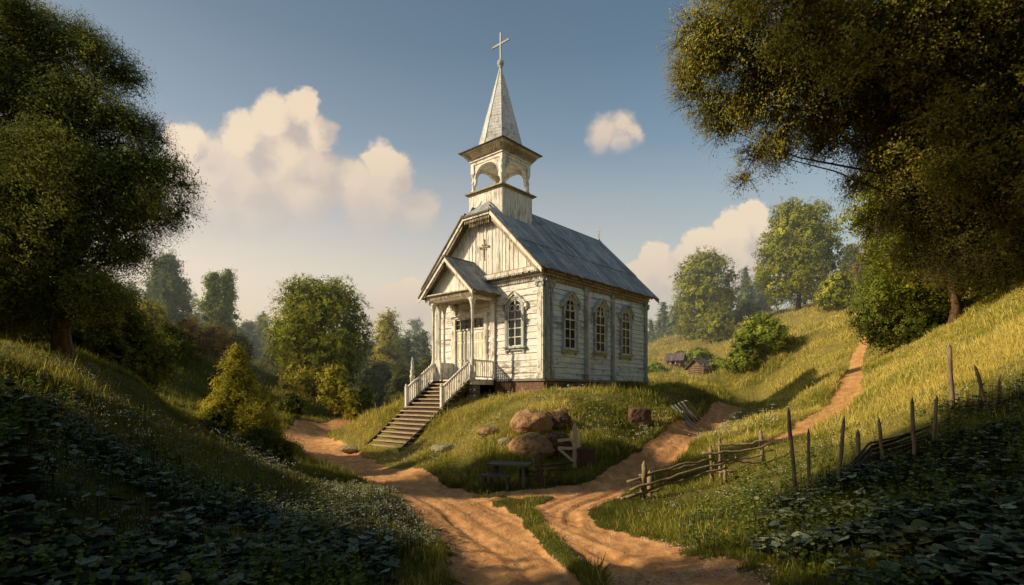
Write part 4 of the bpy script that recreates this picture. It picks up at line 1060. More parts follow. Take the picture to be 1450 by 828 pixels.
tree('conifer', 'left of two hazy conifers between the crest trees', 'tree', 1056, 450, 376, 30, 95, 'cone', 'leaf_blue', 9000, .17, .7, clear=.02, seed=42, nl=24)
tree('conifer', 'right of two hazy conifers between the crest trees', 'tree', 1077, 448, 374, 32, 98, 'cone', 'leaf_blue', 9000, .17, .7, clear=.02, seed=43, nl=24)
for i, (px, tp, w, Y, k, lb) in enumerate([(922, 452, 26, 105, 'cone', 'pale conifer half hidden by the church corner'), (940, 425, 34, 100, 'cone', 'hazy pointed tree rising right of the church eave'), (960, 430, 36, 96, 'tall', 'hazy tree touching the left side of the crest tree'),
      (1206, 345, 44, 84, 'tall', 'dark wood tree nearest the tall crest tree'), (1232, 322, 48, 78, 'cone', 'rust tipped tree in the dark wood'), (1262, 315, 52, 76, 'cone', 'tallest dark tree of the hill wood'), (1250, 350, 60, 66, 'round', 'dense dark tree filling the front of the hill wood'), (1300, 330, 60, 70, 'tall', 'dark wood tree behind the slender trunks')]):
    tree('hill_tree', lb, 'tree', px, 470, tp, w, Y, k, 'leaf_blue' if px < 1000 else ('leaf_autumn' if i == 4 else 'leaf_dark'), 11000, .16, .62, clear=.02, seed=50+i, nl=24)
# left valley
tree('round_tree', 'big round lobed tree standing in the left valley', 'tree', 455, 558, 381, 138, 48, 'egg', 'leaf_gold', 76000, .085, .42, clear=.0, seed=60, nl=44)
tree('round_tree', 'lower bulging green lobe of shrub at the left foot of the big round tree', 'shrub', 437, 552, 482, 70, 46, 'bush', 'leaf_yellow', 12000, .09, .42, clear=0, seed=61, nl=24)
tree('small_tree', 'small yellow leaved tree in front of the big round tree', 'tree', 475, 562, 512, 40, 43, 'round', 'leaf_yellow', 8000, .085, .35, clear=.1, seed=62, nl=18)
tree('small_tree', 'tiny yellow sapling right of the big round tree', 'tree', 497, 576, 548, 24, 42, 'round', 'leaf_yellow', 4000, .08, .3, clear=.1, seed=63, nl=12)
tree('small_tree', 'greenish sapling beside the far bend of the track', 'tree', 518, 572, 543, 24, 44, 'round', 'leaf_green', 4000, .08, .3, clear=.1, seed=64, nl=12)
tree('valley_bush', 'small dark bush on the shaded valley slope', 'bush', 413, 588, 556, 36, 36, 'bush', 'leaf_dark', 6000, .07, .3, clear=0, seed=65, nl=14)
tree('golden_tree', 'golden hazy tree left of the porch', 'tree', 549, 560, 440, 60, 66, 'tall', 'leaf_yellow', 18000, .13, .6, clear=.02, seed=66, nl=34)
tree('birch_tree', 'tall hazy birch beside the dark corner tree', 'tree', 238, 470, 357, 76, 60, 'tall', 'leaf_blue', 20000, .12, .6, bark='bark_pale', clear=.05, seed=67, nl=34)
tree('birch_tree', 'second birch with pale stems and twin tops', 'tree', 303, 480, 384, 40, 58, 'tall', 'leaf_green', 11000, .11, .55, bark='bark_pale', clear=.05, seed=68, nl=24)
tree('birch_tree', 'narrow birch at the right shoulder of the second birch', 'tree', 322, 484, 380, 34, 59, 'tall', 'leaf_green', 9000, .11, .55, bark='bark_pale', clear=.05, seed=69, nl=22)
tree('valley_bush', 'bright green bush beside the dark corner tree', 'bush', 214, 475, 424, 50, 46, 'bush', 'leaf_yellow', 9000, .09, .4, clear=0, seed=70, nl=18)
tree('autumn_bush', 'rust red bush on the slope of the valley', 'bush', 268, 500, 448, 46, 47, 'bush', 'leaf_autumn', 9000, .09, .4, clear=0, seed=71, nl=18)
tree('autumn_bush', 'olive and rust bush right of the rust red one', 'bush', 306, 504, 458, 46, 48, 'bush', 'leaf_autumn', 8000, .09, .4, clear=0, seed=72, nl=18)
tree('valley_bush', 'dark bush under the second birch', 'bush', 336, 515, 468, 40, 50, 'bush', 'leaf_dark', 7000, .09, .4, clear=0, seed=73, nl=18)
tree('valley_bush', 'dark thicket bush at the right edge of the corner tree', 'bush', 240, 500, 455, 60, 42, 'bush', 'leaf_dark', 9000, .08, .4, clear=0, seed=74, nl=18)
tree('pointed_bush', 'pointed young tree catching light on the near left slope', 'tree', 337, 642, 486, 106, 18.6, 'cone', 'leaf_yellow', 60000, .033, .24, clear=.0, seed=75, nl=40)
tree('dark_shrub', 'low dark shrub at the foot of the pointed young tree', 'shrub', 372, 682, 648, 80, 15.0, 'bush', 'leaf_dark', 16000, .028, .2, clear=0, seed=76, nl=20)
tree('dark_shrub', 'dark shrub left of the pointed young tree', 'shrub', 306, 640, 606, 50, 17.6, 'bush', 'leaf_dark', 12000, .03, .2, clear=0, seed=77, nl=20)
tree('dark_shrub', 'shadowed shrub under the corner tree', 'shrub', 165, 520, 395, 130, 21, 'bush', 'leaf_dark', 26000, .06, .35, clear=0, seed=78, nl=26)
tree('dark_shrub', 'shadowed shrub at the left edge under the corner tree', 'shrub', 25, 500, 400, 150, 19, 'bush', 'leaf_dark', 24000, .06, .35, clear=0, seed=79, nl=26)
# separate trees of the valley's far side
k = 0
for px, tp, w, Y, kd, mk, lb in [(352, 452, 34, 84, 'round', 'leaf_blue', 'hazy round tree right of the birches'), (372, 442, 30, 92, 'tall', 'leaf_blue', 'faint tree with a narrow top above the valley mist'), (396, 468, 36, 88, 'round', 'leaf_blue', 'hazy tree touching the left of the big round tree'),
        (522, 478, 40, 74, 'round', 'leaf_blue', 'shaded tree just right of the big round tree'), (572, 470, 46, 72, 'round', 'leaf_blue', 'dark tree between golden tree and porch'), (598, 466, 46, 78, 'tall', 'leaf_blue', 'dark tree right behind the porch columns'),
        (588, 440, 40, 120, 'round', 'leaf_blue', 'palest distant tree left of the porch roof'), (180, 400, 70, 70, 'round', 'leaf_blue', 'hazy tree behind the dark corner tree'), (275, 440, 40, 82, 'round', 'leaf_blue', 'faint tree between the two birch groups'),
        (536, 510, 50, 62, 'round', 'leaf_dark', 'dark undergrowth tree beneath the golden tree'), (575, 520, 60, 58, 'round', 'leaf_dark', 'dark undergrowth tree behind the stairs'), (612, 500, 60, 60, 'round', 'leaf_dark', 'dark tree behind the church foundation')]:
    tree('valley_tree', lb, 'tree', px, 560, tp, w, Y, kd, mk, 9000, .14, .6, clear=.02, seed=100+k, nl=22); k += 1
# the far wood reads as one mass
r = np.random.default_rng(5); lb = []
for i in range(300):
    Y = r.uniform(105, 230); px = r.uniform(-350, 1800) if i % 3 else r.uniform(100, 700)
    x = PX(px, Y); z = gz(x, Y); h = r.uniform(8, 13)*(1.0 if px < 800 else .9); w = r.uniform(4, 7)
    for q in range(4): lb.append((x+r.normal()*w*.3, Y+r.normal(), z+h*(.25+.2*q), w*(.62-.10*q), w*(.6-.1*q), h*.2))
pos, nrm, tint, sc, _t = crown_points(lb, 170000, 1.2, r, .1, True)
V, Fq, T = leaf_quads(pos, nrm, .32*sc*r.uniform(.6, 1.3, len(pos)), tint, r)
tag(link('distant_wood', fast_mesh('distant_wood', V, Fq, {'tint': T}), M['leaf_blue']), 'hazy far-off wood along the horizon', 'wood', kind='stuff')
# unseen trees added left of and behind the viewer, sized to shade the near slopes
for i, (x, y, h, w, kd) in enumerate([(-14.2, 1.4, 15, 6.4, 'round'), (-11.0, .8, 8, 5, 'round'), (-12.6, 3.4, 4.6, 4.0, 'round'), (-13.4, 5.3, 4.2, 3.4, 'round'), (-14.0, -1.5, 17, 8, 'round'), (-21, -2.5, 18, 8, 'round'), (-29, -4.5, 22, 8, 'high'), (-30, 2.5, 25, 7, 'high'), (-12, -7.5, 16, 9, 'round'), (-4, -7, 14, 9, 'round'), (6, -7, 14, 9, 'round'), (14, -3, 13, 8, 'round')]):
    rr_ = np.random.default_rng(200+i); z = gz(x, y); root = empty('shade_tree', (x, y, z), 'unseen leafy tree added to shade the near slopes', 'tree', 'unseen shade trees around the viewer')
    L_ = auto_lobes(w, h*.96, kd, rr_, 30, h*.04) if kd != 'high' else auto_lobes(w, 6.5, 'round', rr_, 24, h-6.5); crown_obj(root, L_, 15000, .7, .17, 'leaf_dark', rr_, .3); limbs(root, (0, 0, -.3), (0, 0, h*.7), .2, L_, 'bark', rr_, 8)

# ------------------------------------------------------------------ grass, flowers, leaves
def frustum_pts(n_, y0, y1, r, pxa=-60, pxb=1510, p=1.0):
    u = r.random(n_)
    Y = 1/((1/y0)*(1-u)+(1/y1)*u) if p == 1.0 else y0*(y1/y0)**u
    return PX(r.uniform(pxa, pxb, n_), Y), Y
def blades(n_, y0, y1, r, hgt, wid, hscale=.35):
    x, y = frustum_pts(n_, y0, y1, r, -330, 1800)
    m, _ = track(x, y); cs = (x-C0[0])*UX+(y-C0[1])*UY; ct = (x-C0[0])*VX+(y-C0[1])*VY
    ok = (r.random(n_) > m*2.2-.35) & ~((cs > -.02) & (cs < NL) & (ct > -.02) & (ct < NW)) & ~((cs < .1) & (cs > -5.8) & (ct > 3.3) & (ct < 5.9) & (cs > -5.75))
    ok &= fbm(x*1.4, y*1.4, 3, 44) > -.62
    x, y, m = x[ok], y[ok], m[ok]; z = height(x, y); n_ = len(x)
    s = (y/12)**hscale*(1-.55*np.clip(m*2, 0, 1))*np.clip(1+1.5*fbm(x/1.6, y/1.6, 4, 45), .35, 2.2)
    h = hgt*s*r.uniform(.5, 1.4, n_); w = wid*(y/12)**.75*r.uniform(.6, 1.3, n_)
    th = r.uniform(0, 2*math.pi, n_); dx, dy = np.cos(th), np.sin(th)
    seed_ = r.random(n_) < .05+.12*np.clip(fbm(x/2.5, y/2.5, 2, 147)*2, 0, 1); h = np.where(seed_, h*1.9, h); w = np.where(seed_, w*.75, w)
    lean = r.uniform(.1, .8, n_)*h*np.where(seed_, .4, 1); la = r.uniform(0, 2*math.pi, n_); lx, ly = np.cos(la)*lean, np.sin(la)*lean
    B = np.stack([x, y, z-.02], -1)
    V = np.stack([B-np.stack([dx*w, dy*w, 0*w], -1), B+np.stack([dx*w, dy*w, 0*w], -1),
                  B+np.stack([lx*.45+dx*w*.7, ly*.45+dy*w*.7, h*.62], -1), B+np.stack([lx, ly, h], -1)], 1)
    gd = gold_of(x, y)
    pt = fbm(x/1.5, y/1.5, 4, 146); h_ok = 1
    t = np.clip(.16+.2*r.random(n_)+.60*gd+.55*pt+.12*r.normal(size=n_)+.35*seed_, 0, 1)
    return V.reshape(-1, 3), np.repeat(t, 4)
M['grass'] = leafmat('meadow grass', (.045,.060,.010), (.24,.26,.035), (.68,.56,.15), .35)
r = np.random.default_rng(77)
for nm, lab, n_, y0, y1, h_, w_, hs in (('near_grass', 'short grass on the slopes beside the track', 560000, 3.6, 17, .105, .0038, .3), ('meadow_grass', 'golden meadow grass over the mound and the hill', 760000, 15, 46, .125, .0055, .3), ('far_grass', 'sunlit grass of the far meadow', 210000, 42, 120, .12, .0085, .45)):
    V, T = blades(n_, y0, y1, r, h_, w_, hs)
    tag(link(nm, fast_mesh(nm, V, np.arange(len(V)).reshape(-1, 4), {'tint': T}), M['grass']), lab, 'grass', kind='stuff')

def scatter(template_v, template_f, x, y, zoff, yaw, tilt, scale, tint, r):
    tv = np.array(template_v, dtype=float); tf = np.array(template_f); n_ = len(x); z = height(x, y)+zoff
    nx = tilt*np.cos(yaw*3.7); ny = tilt*np.sin(yaw*3.7); nz = np.ones(n_)
    nn = unit(np.stack([nx, ny, nz], -1)); a = unit(np.cross(nn, np.stack([-np.sin(yaw), np.cos(yaw), 0*yaw], -1))); b = np.cross(nn, a)
    V = (a[:, None]*tv[None, :, 0:1]+b[:, None]*tv[None, :, 1:2]+nn[:, None]*tv[None, :, 2:3])*scale[:, None, None]+np.stack([x, y, z], -1)[:, None]
    Fq = (tf[None]+(np.arange(n_)*len(tv))[:, None, None]).reshape(-1, tf.shape[1])
    return V.reshape(-1, 3), Fq, np.repeat(tint, len(tv))
# heart-shaped leaf: rim + midrib, quads
rim = [(-.15, 0, .0), (-.42, .30, .02), (-.30, .62, .0), (.08, .72, -.04), (.52, .55, -.05), (.85, .25, -.08), (1.08, 0, -.16), (.85, -.25, -.08), (.52, -.55, -.05), (.08, -.72, -.04), (-.30, -.62, .0), (-.42, -.30, .02)]
mid = [(.0, 0, -.10), (.45, 0, -.07)]
LV = rim+mid
LF = [(0,1,2,12), (12,2,3,13), (13,3,4,5), (13,5,6,7), (13,7,8,9), (12,13,9,10), (0,12,10,11), (13,13,13,13)][:7]
M['bigleaf'], nt = mat('butterbur leaf'); n = N(nt)
t = n.attr('tint'); co = n.node('ShaderNodeTexCoord').outputs['Object']
cc = n.mix(n.ramp(t, .2, 1.0), (.035,.052,.030), (.31,.37,.25)); cc = n.mix(n.ramp(n.noise(co, 1.3, 5), .5, .68), cc, (.13,.135,.04)); cc = n.mix(n.ramp(n.noise(co, 22, 5), .5, .72), cc, (.05,.055,.02)); cc = n.mix(n.ramp(t, .93, .99), cc, (.28,.20,.06))
n.out(n.bsdf(cc, .8, n.bump(n.noise(co, 40, 3), .6, .012), .06))
def patch(nm, lab, regs, r, hbase=.22):
    VV = []; FF = []; TT = []; b = 0; SV = []
    for (pxa, pxb, y0, y1, n_, s0) in regs:
        x, y = frustum_pts(n_, y0, y1, r, pxa, pxb, 0)
        m, _ = track(x, y); ok = (m < .05) & (fbm(x/1.1, y/1.1, 3, 60) > -.06+.22*r.normal(size=n_)); x, y = x[ok], y[ok]; n_ = len(x)
        zo = hbase*r.uniform(.15, 1.3, n_)+.12*fbm(x/.8, y/.8, 2, 61)
        sc = s0*r.uniform(.45, 1.3, n_); yaw = r.uniform(0, 6.28, n_)
        V, Fq, T = scatter(LV, LF, x, y, zo, yaw, r.uniform(0, .55, n_), sc, np.clip(r.normal(.45, .25, n_), 0, 1), r)
        VV.append(V); FF.append(Fq+b); TT.append(T); b += len(V)
        z = height(x, y)   # stalks
        w = .003; S = np.stack([np.stack([x-w, y, z], -1), np.stack([x+w, y, z], -1), np.stack([x+w, y, z+zo], -1), np.stack([x-w, y, z+zo], -1)], 1).reshape(-1, 3)
        VV.append(S); FF.append(np.arange(len(S)).reshape(-1, 4)+b); TT.append(np.full(len(S), .3)); b += len(S)
    tag(link(nm, fast_mesh(nm, np.concatenate(VV), np.concatenate(FF), {'tint': np.concatenate(TT)}), M['bigleaf']), lab, 'ground cover', kind='stuff')
patch('leaf_cover', 'broad dull green leaves covering the shaded lower left slope', [(-60, 420, 3.7, 6.0, 2600, .10), (0, 560, 5.4, 8.2, 5600, .075), (120, 600, 7.0, 9.6, 6000, .036), (300, 600, 9.0, 12, 2500, .028)], r)
patch('leaf_cover', 'broad dull green leaves covering the shaded lower right slope', [(1180, 1520, 3.9, 7.0, 3200, .10), (1060, 1500, 6.3, 9.2, 6500, .072), (960, 1450, 7.2, 9.6, 5000, .034), (1330, 1510, 9, 13, 2500, .05)], r)
def weeds(nm, lab, regs, r):
    VV = []; FF = []; TT = []; b = 0
    for (pxa, pxb, y0, y1, n_, h0, s0) in regs:
        x, y = frustum_pts(n_, y0, y1, r, pxa, pxb, 0); m, _ = track(x, y); ok = (m < .05) & (fbm(x/.9, y/.9, 3, 63) > -.05+.15*r.normal(size=n_)); x, y = x[ok], y[ok]; n_ = len(x)
        h = h0*r.uniform(.5, 1.4, n_); la = r.uniform(0, 6.28, n_); le = h*r.uniform(.05, .35, n_)
        for k in range(9):
            f = (k+1.5)/10; yaw = la+k*2.4; sx = x+np.cos(la)*le*f*f+np.cos(yaw)*s0*.4; sy = y+np.sin(la)*le*f*f+np.sin(yaw)*s0*.4
            V, Fq, T = scatter(LV, LF, sx, sy, h*f, yaw, r.uniform(.2, .9, n_), s0*(1.15-.75*f)*r.uniform(.7, 1.3, n_), np.clip(r.normal(.35+.4*f, .12, n_), 0, .9), r)
            VV.append(V); FF.append(Fq+b); TT.append(T); b += len(V)
        z = height(x, y); w = .003
        S = np.stack([np.stack([x-w, y, z], -1), np.stack([x+w, y, z], -1), np.stack([x+np.cos(la)*le+w*.3, y+np.sin(la)*le, z+h], -1), np.stack([x+np.cos(la)*le-w*.3, y+np.sin(la)*le, z+h], -1)], 1).reshape(-1, 3)
        VV.append(S); FF.append(np.arange(len(S)).reshape(-1, 4)+b); TT.append(np.full(len(S), .5)); b += len(S)
    tag(link(nm, fast_mesh(nm, np.concatenate(VV), np.concatenate(FF), {'tint': np.concatenate(TT)}), M['weed']), lab, 'weeds', kind='stuff')
M['weed'] = leafmat('weed leaves', (.03,.045,.012), (.13,.18,.04), (.30,.32,.08), .3)
weeds('weeds', 'leafy upright weeds rising among the broad leaves of the near slopes', [(-40, 520, 4.0, 9.5, 1500, .34, .05), (980, 1500, 4.3, 11, 1800, .36, .05), (560, 640, 6.6, 11, 90, .2, .035), (1020, 1350, 10, 13.5, 500, .3, .045)], r)
# umbels: little clusters of pale petals on thin stalks
M['petal'], nt = mat('pale petal'); n = N(nt); t = n.attr('tint')
n.out(n.bsdf(n.mix(n.ramp(t, .45, .55), (.06,.08,.02), n.mix(n.ramp(t, .6, 1.0), (.40,.42,.32), (.62,.62,.50))), .8, None, .1))
def umbels(nm, lab, regs, r):
    V_ = []; T_ = []
    for (pxa, pxb, y0, y1, n_, h0, rad, per) in regs:
        x, y = frustum_pts(n_, y0, y1, r, pxa, pxb, 0); m, _ = track(x, y)
        cs = (x-C0[0])*UX+(y-C0[1])*UY; ct = (x-C0[0])*VX+(y-C0[1])*VY
        ok = (m < .1) & (fbm(x/1.6, y/1.6, 3, 70) > -.02) & ~((cs > -.1) & (cs < NL) & (ct > -.1) & (ct < NW)) & ~((cs < .2) & (cs > -6) & (ct > 3) & (ct < 6.2)); x, y = x[ok], y[ok]; n_ = len(x); z = height(x, y)
        h = h0*r.uniform(.5, 1.3, n_)
        idx = np.repeat(np.arange(n_), per); q = r.normal(size=(len(idx), 2))*rad; k = len(idx)
        cx, cy, cz_ = x[idx]+q[:, 0], y[idx]+q[:, 1], z[idx]+h[idx]+r.uniform(-.02, .02, k)
        s = .0075*(y[idx]/9)**.8*r.uniform(.6, 1.4, k)*(1 if y0 < 16 else 1.0)
        C_ = np.stack([cx, cy, cz_], -1); a = unit(r.normal(size=(k, 3))*[1, 1, .4]); b_ = unit(np.cross(a, r.normal(size=(k, 3))))
        V_.append(np.stack([C_-a*s[:, None], C_+b_*s[:, None], C_+a*s[:, None], C_-b_*s[:, None]], 1).reshape(-1, 3)); T_.append(np.repeat(r.uniform(.6, 1, k), 4))
        w = .0018; V_.append(np.stack([np.stack([x-w, y, z], -1), np.stack([x+w, y, z], -1), np.stack([x+w, y, z+h], -1), np.stack([x-w, y, z+h], -1)], 1).reshape(-1, 3)); T_.append(np.full(n_*4, .0))
    V = np.concatenate(V_)
    tag(link(nm, fast_mesh(nm, V, np.arange(len(V)).reshape(-1, 4), {'tint': np.concatenate(T_)}), M['petal']), lab, 'wildflowers', kind='stuff')
umbels('wildflowers', 'tiny white wildflowers scattered over the left slope', [(0, 430, 9, 13.5, 900, .28, .03, 7), (350, 620, 7.5, 13, 1300, .18, .035, 9), (60, 560, 5, 9, 520, .30, .05, 12), (60, 420, 14, 18, 200, .3, .04, 8)], r)
umbels('wildflowers', 'tiny white wildflowers scattered over the mound and the right slopes', [(900, 1450, 9, 14, 400, .25, .035, 8), (640, 960, 19, 26, 500, .22, .04, 7), (900, 1100, 20, 28, 500, .3, .06, 9), (1020, 1450, 14, 34, 400, .3, .04, 6), (460, 760, 18, 26, 700, .2, .03, 6)], r)

# loose stones on the track
bm = bmesh.new(); bmesh.ops.create_icosphere(bm, subdivisions=1, radius=1.0); PV = np.array([v.co[:] for v in bm.verts]); PF = np.array([[v.index for v in f.verts] for f in bm.faces]); bm.free()
PV = PV*(1+.25*np.sin(PV[:, :1]*5+PV[:, 1:2]*3)); PV[:, 2] *= .6
x, y = frustum_pts(60000, 5, 26, r, 380, 1110); m, _ = track(x, y); ok = (m > .25) & (fbm(x*1.2, y*1.2, 3, 90)+.9*(.8-m) > .05); x, y = x[ok], y[ok]
V, Fq, T = scatter(PV, PF, x, y, -.002, r.uniform(0, 6.28, len(x)), r.uniform(0, .4, len(x)), .006+.022*r.random(len(x))**3.5, r.random(len(x)), r)
M['pebble'], nt = mat('loose stones'); n = N(nt); t = n.attr('tint'); n.out(n.bsdf(n.mix(t, (.30,.17,.08), (.62,.48,.33)), .9, None, .1))
tag(link('gravel', fast_mesh('gravel', V, Fq, {'tint': T}), M['pebble']), 'loose stones and crumbs of earth lying on the dirt track', 'gravel', kind='stuff')
# ------------------------------------------------------------------ boulders
def boulder(label, px, base_py, Y, w_px, h_px, mk, seed, sy=.8, flat=1.0, group='boulders on the mound', name='boulder', boxy=0.0):
    Y = hit(px, base_py, 9); x = PX(px, Y); z = gz(x, Y); sx = w_px/F*Y/2; top = CZ+(HY-(base_py-h_px))/F*Y; hh = max(.15, top-z)
    bm = bmesh.new(); bmesh.ops.create_icosphere(bm, subdivisions=5, radius=1.0)
    o = Vector((seed*3.1, seed*1.7, seed*.9))
    for v in bm.verts:
        d = v.co.normalized(); p = d.copy()
        if boxy: 
            mx = max(abs(d.x), abs(d.y), abs(d.z)); p = p.lerp(d/mx*.85, boxy)
        vor = mnoise.voronoi(p*1.5+o)[0]; k = .98+.16*mnoise.noise(p*1.1+o)+.07*(vor[1]-vor[0])+.035*mnoise.noise(p*5+o)+.015*mnoise.noise(p*12+o)
        cr = mnoise.noise(p*1.9+o*2); k -= .06*max(0, .12-abs(cr))/.12
        q = p*k; v.co = Vector((q.x*sx, q.y*sx*sy, (q.z*.62+.38)*hh*flat))
    me = bpy.data.meshes.new('boulder'); bm.to_mesh(me); bm.free(); me.polygons.foreach_set('use_smooth', [True]*len(me.polygons))
    ob = link(name, me, M[mk]); ob.location = (x, Y, z-.04); return tag(ob, label, 'boulder', group)
boulder('upper of the two big red boulders on the mound', 755, 612, 19.9, 62, 36, 'rock', 3)
boulder('lower and wider of the two big red boulders, behind the table', 752, 648, 18.3, 66, 36, 'rock', 8)
boulder('reddish block against the right side of the upper red boulder', 789, 604, 20.6, 40, 24, 'rock_dark', 12)
boulder('rock face right of the lower red boulder, shade put into its dark colour', 790, 643, 18.9, 44, 34, 'rock_dark', 15, boxy=.3)  # dark stone colour stands for the shade on this face
boulder('small tan stone half sunk in grass left of the upper red boulder', 691, 616, 19.6, 36, 14, 'rock', 5)
boulder('little grey stone touching the left of the lower red boulder', 715, 632, 18.8, 22, 15, 'rock_pale', 6)
boulder('flat yellowish stone in front of the lower red boulder', 748, 652, 17.3, 30, 9, 'rock_pale', 7)
boulder('pale stone in the grass right of the stair foot', 627, 640, 20.4, 34, 14, 'rock_pale', 9)
boulder('low pale stone in the grass left of the stairs', 497, 638, 24.2, 34, 9, 'rock_pale', 10)
boulder('tiny red stone above the big boulders near the crest of the mound', 795, 585, 21.8, 22, 9, 'rock', 13)
boulder('dark red square block beside the broken gate', 829, 662, 17.6, 30, 32, 'rock_dark', 16, boxy=.8)
boulder('dark red square block lying in the shade right of the mound', 906, 600, 21.3, 36, 26, 'rock_dark', 17, boxy=.8)

# ------------------------------------------------------------------ table, bench, gate, fences
def gp(px, Y, dz=0.0): x = PX(px, Y); return Vector((x, Y, gz(x, Y)+dz))
g0 = gp(722, hit(722, 688, 9))
t = empty('picnic_table', g0, 'small dark mossy wooden table in the grass below the red boulders', 'table', rz=R(-14))
mb = MB()
for i in range(4): mb.box(-.60, .60, -.34+i*.175, -.34+i*.175+.165, .585+.006*(i % 2), .635)
mb.box(-.45, -.38, -.33, .33, .54, .583); mb.box(.38, .45, -.33, .33, .54, .583); mb.build('tabletop', M['table'], t)
for sx in (-1, 1):
    for sy in (-1, 1):
        mb = MB(); mb.bar((sx*.42, sy*.22, .58), (sx*.48, sy*.30, -.12), .085, .085); mb.build('leg', M['table'], t)
mb = MB(); mb.bar((-.43, -.2, .5), (-.43, .2, .5), .05, .07); mb.bar((.43, -.2, .5), (.43, .2, .5), .05, .07); mb.build('brace', M['table'], t)
t = empty('bench', gp(702, hit(702, 692, 9)), 'low dark wooden bench in front of the mossy table', 'bench', rz=R(-12))
mb = MB(); mb.box(-.42, .42, -.15, -.005, .34, .39); mb.box(-.42, .42, .005, .15, .343, .392); mb.build('seat', M['table'], t)
for sx in (-1, 1):
    for sy in (-1, 1):
        mb = MB(); mb.bar((sx*.33, sy*.09, .34), (sx*.36, sy*.13, -.12), .07, .07); mb.build('leg', M['table'], t)
# broken gate: pale post with two rails and a brace
def rod(mb, a, b, r0, r1=None, n_=7, sag=.0, seed=0, seg=6, jit=.25):
    rs = random.Random(seed); a = Vector(a); b = Vector(b); pts = []; rad = []
    r1 = r0 if r1 is None else r1
    for i in range(seg+1):
        t = i/seg; p = a.lerp(b, t)+Vector((0, 0, -sag*4*t*(1-t)))
        if 0 < i < seg: p += Vector((rs.uniform(-1, 1), rs.uniform(-1, 1), rs.uniform(-1, 1)))*r0*jit
        pts.append(p); rad.append((r0+(r1-r0)*t)*rs.uniform(.88, 1.1))
    mb.tube(pts, rad, n_, True)
Yg_ = hit(816, 662, 9); g0 = gp(816, Yg_); t = empty('broken_gate', g0, 'broken pale wooden gate post with short rails and a slanting brace', 'gate')
def up(px, py, Y, o): p = P(px, py, Y); return p-o
mb = MB(); top = up(814, 598, Yg_, g0); mb.hexa([(-.11,-.07,-.3),(.11,-.07,-.3),(.11,.07,-.3),(-.11,.07,-.3),(top.x-.06,-.05,top.z-.14),(top.x+.06,-.05,top.z-.14),(top.x+.06,.05,top.z-.14),(top.x-.06,.05,top.z-.14)]); mb.hexa([(top.x-.06,-.05,top.z-.139),(top.x+.06,-.05,top.z-.139),(top.x+.06,.05,top.z-.139),(top.x-.06,.05,top.z-.139),(top.x-.01,-.01,top.z),(top.x+.01,-.01,top.z),(top.x+.01,.01,top.z),(top.x-.01,.01,top.z)]); mb.build('gate_post', M['post_pale'], t)
for y0_, y1_ in ((624, 621), (634, 635)):
    mb = MB(); mb.bar(up(790, y0_, Yg_-.09, g0), up(813, y1_, Yg_-.09, g0), .05, .085); mb.build('rail', M['post_pale'], t)
mb = MB(); mb.bar(up(791, 635, Yg_-.14, g0), up(813, 654, Yg_-.14, g0), .04, .075); mb.build('brace', M['post_pale'], t)
g1 = gp(822, Yg_+.25); mb = MB(); rod(mb, (0, 0, -.3), up(821, 611, Yg_+.25, g1), .055, .045, 6, seed=4); o = mb.build('gate_stake', M['post_pale'], None, g1); tag(o, 'thin pale stake just right of the broken gate post', 'stake')
# dark rail fence between table and gate
Yd = hit(765, 688, 9); g0 = gp(765, Yd); t = empty('rail_fence', g0, 'low dark rail fence running from the table to the broken gate', 'fence')
mb = MB(); rod(mb, (0, 0, -.3), up(765, 640, Yd, g0), .085, .07, 7, seed=5); mb.build('fence_post', M['post_dark'], t)
mb = MB(); rod(mb, gp(738, Yd+.3)-g0-Vector((0, 0, .3)), up(738, 663, Yd+.3, g0), .05, .045, 6, seed=6); mb.build('fence_post', M['post_dark'], t)
Ye = Yg_-.12
for (a, b) in (((758, 661, Yd-.1), (812, 655, Ye)), ((740, 668, Yd+.2), (808, 664, Ye)), ((736, 672, Yd+.2), (790, 677, Yd-.1)), ((742, 664, Yd+.3), (772, 675, Yd-.15))):
    mb = MB(); rod(mb, up(*a, g0), up(*b, g0), .032, .026, 6, seed=a[0]); mb.build('rail', M['post_dark'], t)
# split-rail fence on the right
FP = [(910, 706, 655, .075, 2), (921, 703, 668, .085, -1), (1009, 683, 630, .05, -3), (1020, 676, 619, .045, -1), (1029, 682, 660, .045, -3), (1083, 657, 609, .055, -6)]
FY = [hit(a[0], a[1], 8) for a in FP]
def yat(px): return float(np.interp(px, [a[0] for a in FP], FY))
g0 = gp(912, FY[0]); t = empty('split_rail_fence', g0, 'old split-rail fence of bowed poles running up beside the track', 'fence')
for (px, bpy_, tpy, r0, lean), Y in zip(FP, FY):
    b = gp(px, Y)-g0; mb = MB(); tp = up(px+lean, tpy, Y, g0); rod(mb, b-Vector((0, 0, .35)), tp-Vector((0, 0, .06)), r0, r0*.85, 7, seed=px)
    mb.lathe(tp.x, tp.y, [(r0*.86, tp.z-.08), (r0*.5, tp.z-.02), (.008, tp.z+.05)], 7); mb.build('fence_post', M['post'], t)
for k, (a, b, s_, o) in enumerate([((888, 682), (1008, 650), -.05, -.1), ((892, 694), (1030, 654), -.03, -.13), ((886, 704), (1030, 662), -.03, -.1), ((905, 673), (1010, 649), .04, .1),
     ((995, 641), (1096, 628), .06, -.08), ((1014, 629), (1084, 624), .03, -.08), ((1010, 657), (1095, 637), .04, -.1), ((1025, 654), (1083, 654), .0, .1), ((880, 706), (936, 692), .0, -.15), ((1005, 668), (1042, 666), .02, -.1)]):
    A_1 = up(a[0], a[1], yat(a[0])+o, g0); B_1 = up(b[0], b[1], yat(b[0])+o, g0)
    mb = MB(); rod(mb, A_1, B_1, .038, .028, 6, s_, seed=k+40, seg=10, jit=.8); mb.build('rail', M['post'], t)
